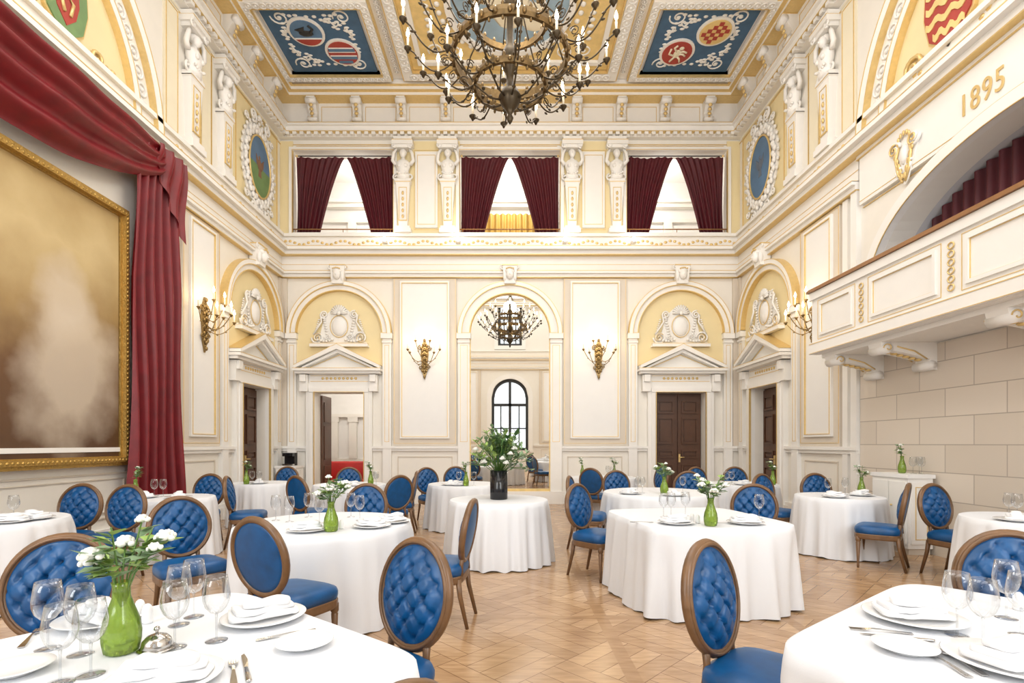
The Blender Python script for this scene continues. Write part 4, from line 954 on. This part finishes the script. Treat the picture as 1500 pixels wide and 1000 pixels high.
def P_fork():
    m=MB(); m.loft([[(-w,y-.0,z),(w,y,z),(w,y,z+.003),(-w,y,z+.003)] for w,y,z in ((.010,-.10,.002),(.009,-.07,.003),(.004,0,.008),(.004,.03,.008),(.012,.05,.004),(.013,.06,.003))],sm=False)
    for i in range(4): x=-.0105+.007*i; m.box(x-.002,x+.002,.058,.10,.003,.006)
    return Proto(tag(m.build('fork',M['silver']),'f','fork'))
def P_knife():
    r=thing('table_knife','k','knife'); MB().loft([[(w*cos(t*pi/4),y,.005+.004*sin(t*pi/4)) for t in range(8)] for w,y in ((.005,-.115),(.009,-.11),(.008,-.06),(.006,-.01))]).build('handle',M['silver'],r)
    m=MB(); m.add([(-.006,-.01,.003),(.006,-.01,.003),(.010,.06,.003),(.004,.115,.003),(-.006,.10,.003),(-.006,-.01,.005),(.006,-.01,.005),(.010,.06,.004),(.004,.115,.004),(-.006,.10,.005)],[(0,1,2,3,4),(9,8,7,6,5)]+[(i,(i+1)%5,5+(i+1)%5,5+i) for i in range(5)]); m.build('blade',M['silver'],r); return Proto(r)
FORK=P_fork(); KNIFE=P_knife()
def P_cloche():
    r=thing('cloche','c','cloche'); MB().lathe([(.055,0),(.058,.003),(.05,.006)],(0,0,0),24).build('base',M['silver'],r)
    MB().lathe([(.046,.006),(.047,.012),(.043,.03),(.03,.045),(.012,.052),(.006,.054)],(0,0,0),24).build('dome',M['silver'],r); MB().lathe([(.004,.053),(.004,.06),(.01,.066),(.008,.074),(.002,.077)],(0,0,0),12).build('knob',M['silver'],r); return Proto(r)
CLO=P_cloche()
SHK=Proto(tag(MB().lathe([(.018,0),(.02,.01),(.019,.05),(.013,.068),(.006,.074),(.001,.075)],(0,0,0),14).build('salt_shaker',M['china']),'s','shaker'))
def leaf(m,base,d,L,W,bend=.2):
    d=d.normalized(); side=d.cross(Vector((0,0,1)))
    if side.length<.1: side=Vector((1,0,0))
    side.normalize(); up=side.cross(d); b=Vector(base)
    mid=b+d*L*.5+up*L*bend*.4; tip=b+d*L
    m.add([tuple(b),tuple(mid+side*W),tuple(tip),tuple(mid-side*W),tuple(mid-up*W*.25)],[(0,1,4),(1,2,4),(2,3,4),(3,0,4)],True)
def rose(m,c,r,q):
    m.sph(c,(r*.5,r*.5,r*.6),10,7)
    for ring,(k,n,tilt) in enumerate(((.5,5,.5),(.9,6,.2),(1.3,6,-.1))):
        for i in range(n):
            a=2*pi*i/n+ring*.5+q.random()*.5; m.sph((c[0]+r*k*.75*cos(a),c[1]+r*k*.75*sin(a),c[2]+r*(tilt-.12)+r*.25*q.random()),(r*(.22+.3*abs(sin(a))),r*(.22+.3*abs(cos(a))),r*.36),7,5)
def P_vase(seed,nf,nl,spread,h0,w=1.0,lw=1.0):
    q=random.Random(seed); r=thing('flower_vase','v','vase'); m=MB(); seg=40
    m.loft([[((rr*w*(1+.045*cos(j*pi)*(1 if rr>.028 else 0)))*cos(2*pi*j/seg),(rr*w*(1+.045*cos(j*pi)*(1 if rr>.028 else 0)))*sin(2*pi*j/seg),z) for j in range(seg)] for rr,z in ((.030,0),(.040,.006),(.045,.04),(.046,.07),(.041,.11),(.030,.15),(.022,.185),(.021,.215),(.025,.235),(.020,.235))],cap=True)
    m.build('vase',M['gvase'],r); st=MB(); lf=MB(); tips=[]
    for i in range(nf+4):
        a=q.random()*6.28; k=spread*(.4+.6*q.random()); hh=h0*(.35+.7*q.random()); tip=(k*cos(a),k*sin(a),.235+hh); tips.append(tip)
        st.tube([(0,0,.15),(tip[0]*.3,tip[1]*.3,.26),tip],.003,5)
        for j in range(nl):
            t=.3+.65*q.random(); b=(tip[0]*t,tip[1]*t,.235+hh*t*.95); lf.m=0 if q.random()<.5 else 1
            aa=a+q.uniform(-1.6,1.6); leaf(lf,b,Vector((cos(aa),sin(aa),q.uniform(-.3,.7))),q.uniform(.05,.09),q.uniform(.014,.026)*lw)
    st.build('stems',M['stem'],r); lf.build('leaves',[M['leafl'],M['leafg']],r)
    for i in range(nf):
        f=MB(); rose(f,tips[i],.028 if i<nf-2 else .020,q); f.build('flower',M['petal'],r)
    return Proto(r)
V1=P_vase(3,6,9,.13,.19,1.18,1.35); V2=P_vase(8,2,7,.07,.17)
REG={}
def item(P,key,kind,x,y,rz=0,z=ZT,scale=None):
    o=P.put((x,y,z),rz,scale=scale); REG.setdefault((key,kind),[]).append(o); return o
def at(px,py,z=ZT):
    Y=F*(H-z)/(py-HZ); return wx(px,Y),Y
# front left table
item(V1,'A','vase',*at(178,955),rz=.6)
item(CLO,'A','cloche',*at(230,950)); item(SHK,'A','shaker',*at(216,912)); item(SHK,'A','shaker',*at(205,905))
for p in ((70,950),(88,1000),(118,958),(133,988),(262,915),(284,903),(256,948),(317,938)): item(GL,'A','glass',*at(*p))
for p,rz in (((387,907),.5),((150,910),-.6),((240,1000),.2)):
    x,y=at(*p); item(PLATE,'A','plate',x,y); item(NAP,'A','napkin',x,y,rz,ZT+.0235)
item(BREAD,'A','bread',*at(446,946)); item(BREAD,'A','bread',*at(22,985))
item(FORK,'A','fork',*at(420,931),rz=-1.05); item(FORK,'A','fork',*at(45,935),rz=.5); item(FORK,'A','fork',*at(342,985),rz=.5); item(KNIFE,'A','knife',*at(360,978),rz=.55)
# front right table
for p,rz in (((1338,908),-.3),((1480,975),.3)):
    x,y=at(*p); item(PLATE,'B','plate',x,y,scale=1.1); item(NAP,'B','napkin',x,y,rz,ZT+.0258)
item(BREAD,'B','bread',*at(1325,953)); item(KNIFE,'B','knife',*at(1312,934),rz=1.25); item(FORK,'B','fork',*at(1290,925),rz=1.3)
item(FORK,'B','fork',*at(1384,972),rz=-.1); item(FORK,'B','fork',*at(1406,970),rz=-.1)
for p in ((1402,930),(1440,945),(1474,905),(1496,930)): item(GL,'B','glass',*at(*p))
item(SHK,'B','shaker',*at(1492,893)); 
# middle tables
item(V1,'C','vase',*at(485,778),rz=1); 
for p in ((404,762),(424,764),(514,757),(527,762),(452,757),(468,766)): item(GLF,'C','glass',*at(*p))
for p,rz in (((450,778),.3),((545,772),-.5),((575,765),.7)):
    x,y=at(*p); item(PLATE,'C','plate',x,y); item(NAP,'C','napkin',x,y,rz,ZT+.0235)
item(SHK,'C','shaker',*at(500,774)); 
item(V1,'D','vase',*at(1041,770),rz=2)
for p in ((983,757),(1004,755),(972,757),(1112,760)): item(GLF,'D','glass',*at(*p))
for p,rz in (((990,767),.2),((1092,767),-.3)):
    x,y=at(*p); item(PLATE,'D','plate',x,y); item(NAP,'D','napkin',x,y,rz,ZT+.0235)
item(SHK,'D','shaker',*at(1022,766)); item(SHK,'D','shaker',*at(1014,764)); item(FORK,'D','fork',*at(940,765),rz=1.5); item(FORK,'D','fork',*at(1058,767),rz=1.4)
for key,vp,gp,pp in (('F',(683,712),((672,711),(694,711)),((640,713),(655,716))),('G',(853,697),((890,698),(897,699)),((872,700),)),('H',(973,723),((934,721),(941,722),(1000,721)),((915,724),(990,727))),
    ('I',(1281,723),((1238,724),(1213,725)),((1222,729),(1262,726))),('J',None,((1478,757),(1490,759)),((1470,765),)),('K',(195,728),((226,727),(239,727)),((212,729),(262,729))),('L',None,((20,762),),((45,768),(85,760))),
    ('M',(352,710),((365,710),(378,710)),((372,711),)),('N',(543,710),((575,711),(563,711)),((490,713),(520,714))),('O',(1135,710),((1062,710),(1072,710)),((1090,712),))):
    tx,ty,R,_=TAB[key]
    def cl(p,lim):
        x,y=at(*p); d=sqrt((x-tx)**2+(y-ty)**2)
        if d>lim: x,y=tx+(x-tx)/d*lim,ty+(y-ty)/d*lim
        return x,y
    if vp: item(V2 if key!='H' else V1,key,'vase',*cl(vp,R-.08),rz=rnd.random()*6)
    for p in gp: item(GLF,key,'glass',*cl(p,R-.06))
    for p in pp:
        x,y=cl(p,R-.19); item(PLATE,key,'plate',x,y); item(NAP,key,'napkin',x,y,rnd.random()*3,ZT+.0235)
item(V2,'G','vase',2.2,10.8,rz=4)
FM={'vase':('green glass vase with white flowers on the {d}, {{}}','green flower vases'),'cloche':('small silver domed cloche on the {d}, {{}}','cloches'),'shaker':('small white shaker on the {d}, {{}}','white shakers'),
 'glass':('clear wine glass on the {d}, {{}}','wine glasses'),'plate':('dinner plate under napkin on the {d}, {{}}','dinner plates'),'napkin':('white napkin on plate, the {d}, {{}}','folded napkins'),
 'bread':('small empty white side plate on the {d}, {{}}','side plates'),'fork':('silver fork lying on the {d}, {{}}','forks'),'knife':('silver table knife lying on the {d}, {{}}','knives')}
for (key,kind),l in REG.items():
    f,g=FM[kind]; ordinal(l,f.format(d=TAB[key][3]))
    for o in l: o['group']=g
# ------------------------------------------------------------------ big flower arrangement
fa=thing('flower_arrangement','large leafy flower arrangement in tall black cylinder vase on centre table','flower arrangement',(-.14,6.42,ZT)); q=random.Random(5)
MB().lathe([(.105,0),(.11,.008),(.11,.36),(.10,.36),(.10,.30)],(0,0,0),32).build('vase',M['black'],fa)
st=MB(); lf=MB()
for i in range(62):
    a=q.random()*6.28; el=q.uniform(-.1,1.5); L=q.uniform(.32,.48); d=Vector((cos(a)*cos(el),sin(a)*cos(el),sin(el)*1.15)); tip=Vector((0,0,.40))+d*L
    st.tube([(0,0,.28),tuple(Vector((0,0,.36))+d*L*.4+Vector((0,0,.04))),tuple(tip)],.004,5)
    lf.m=q.choice((0,1,1,1,2,2))
    for j in range(14):
        t=q.uniform(.3,1.0); b=Vector((0,0,.38))+d*L*t+Vector((0,0,.05*sin(pi*t))); aa=q.random()*6.28
        leaf(lf,tuple(b),Vector((cos(aa),sin(aa),q.uniform(-.5,.8)))+d*.6,q.uniform(.06,.11),q.uniform(.014,.030))
st.build('stems',M['stem'],fa); lf.build('foliage',[M['leafd'],M['leafg'],M['leafl']],fa)
for i in range(9):
    a=q.random()*6.28; k=.16+.16*q.random(); f=MB(); rose(f,(k*cos(a),k*sin(a),.46+.24*q.random()),.032,q); f.build('flower',M['petal'],fa)
# ------------------------------------------------------------------ sideboards
def cabinet(name,label,x0,x1,y0,y1,h,faces):
    r=thing(name,label,'sideboard',((x0+x1)/2,(y0+y1)/2,0)); hx,hy=(x1-x0)/2,(y1-y0)/2
    MB().box(-hx+.02,hx-.02,-hy+.02,hy-.02,.08,h-.05).build('body',M['white'],r); MB().box(-hx+.04,hx-.04,-hy+.04,hy-.04,0,.08).build('plinth',M['beige'],r)
    MB().box(-hx,hx,-hy,hy,h-.05,h).build('top',M['panel'],r)
    for kind in faces:
        if kind=='front':
            d=MB().box(-hx+.05,hx-.05,-hy+.005,-hy+.02,.14,h-.1).build('door',M['white'],r); MB().frame(-hx+.1,hx-.1,.2,h-.16,.01,-hy,-hy+.01).build('gilding',M['gold'],d)
        else:
            s=-1 if kind=='left' else 1
            for y_0,y_1 in ((-hy+.05,-.01),(.01,hy-.05)):
                d=MB().box(*sorted((s*(hx-.02),s*(hx-.004))),y_0,y_1,.14,h-.1).build('door',M['white'],r)
                MB().sph((s*(hx+.005),(y_1-.05 if y_0<-.1 else y_0+.05),h*.6),.013,8,6).build('knob',M['gold'],d)
    return r
cabinet('sideboard','white sideboard against the stone wall under the balcony',5.17,5.53,6.65,7.35,1.05,('front','left'))
cabinet('sideboard','low white sideboard in the left back corner carrying black machine',-5.45,-4.95,11.85,12.33,.94,('front','right'))
V2.put((5.36,7.0,1.051),2.2,'green glass vase of leaves on the sideboard under the balcony','green flower vases')
gg=[GLF.put((5.45,6.78,1.051)),GLF.put((5.40,6.86,1.051)),GLF.put((5.50,6.88,1.051))]
for k in gg: k['group']='wine glasses'
ordinal(gg,'clear wine glass on the sideboard under the balcony, {}')
cm=thing('coffee_machine','black coffee machine on the low sideboard in left back corner','machine',(-5.2,12.1,.94)); 
MB().box(-.12,.12,-.02,.14,0,.30).build('body',M['black'],cm); MB().box(-.12,.12,-.14,-.02,.22,.30).build('brew_head',M['black'],cm); MB().box(-.12,.12,-.14,-.02,0,.04).build('drip_tray',M['silver'],cm)
# ------------------------------------------------------------------ camera, light, world
cam=bpy.data.cameras.new('camera'); co=bpy.data.objects.new('camera',cam); C.objects.link(co); SC.camera=co
co.location=(0,0,H); co.rotation_euler=(pi/2,0,0); cam.sensor_width=36; cam.lens=18; cam.shift_y=.1; cam.shift_x=.002; cam.clip_start=.05
def light(kind,loc,power,col=(1,1,1),size=.1,sy=None,rot=(0,0,0),name='lamp'):
    d=bpy.data.lights.new(name,kind); d.energy=power; d.color=col
    if kind=='AREA':
        d.size=size
        if sy: d.shape='RECTANGLE'; d.size_y=sy
    else: d.shadow_soft_size=size
    o=bpy.data.objects.new(name,d); C.objects.link(o); o.location=loc; o.rotation_euler=rot; return o
for yy,p in ((-1.2,120),(3.2,165),(7.2,225)): light('AREA',(0,yy,9.3),p,(.96,.98,1),7,3)  # soft overhead fill lights, added to brighten the hall; no fixtures hang there
for s in (-1,1): light('AREA',(s*3.9,-2.6,4.8),360,(.92,.96,1),2.4,6,(pi/2,0,0))  # unseen area lights added on both sides, standing in for window daylight
light('POINT',(0,5.77,7.9),150,(1,.96,.89),.35); light('POINT',(0,5.77,6.55),18,(1,.86,.62),.25)  # added points: one fills the ceiling above the chandelier, one brightens its arms
for loc,rz in LP:
    dx,dy=-sin(rz)*.6,cos(rz)*.6; light('POINT',(loc[0]+dx,loc[1]+dy,loc[2]+.35),9,(1,.85,.60),.08)
for x in (-GAL,0,GAL): light('POINT',(x,13.9,8.4),62,(1,.96,.9),.25)
light('POINT',(-4.3,14.4,3.4),80,(1,.97,.92),.3)
for x in (-3.0,-1.24,1.32,2.96): light('POINT',(x,12.05,6.55),6,(1,.92,.8),.06)
w=bpy.data.worlds.new('world'); SC.world=w; w.use_nodes=True; w.node_tree.nodes['Background'].inputs[0].default_value=(.8,.88,1,1); w.node_tree.nodes['Background'].inputs[1].default_value=.6
SC.view_settings.view_transform='Standard'; SC.view_settings.look='None'
bpy.context.view_layer.update()
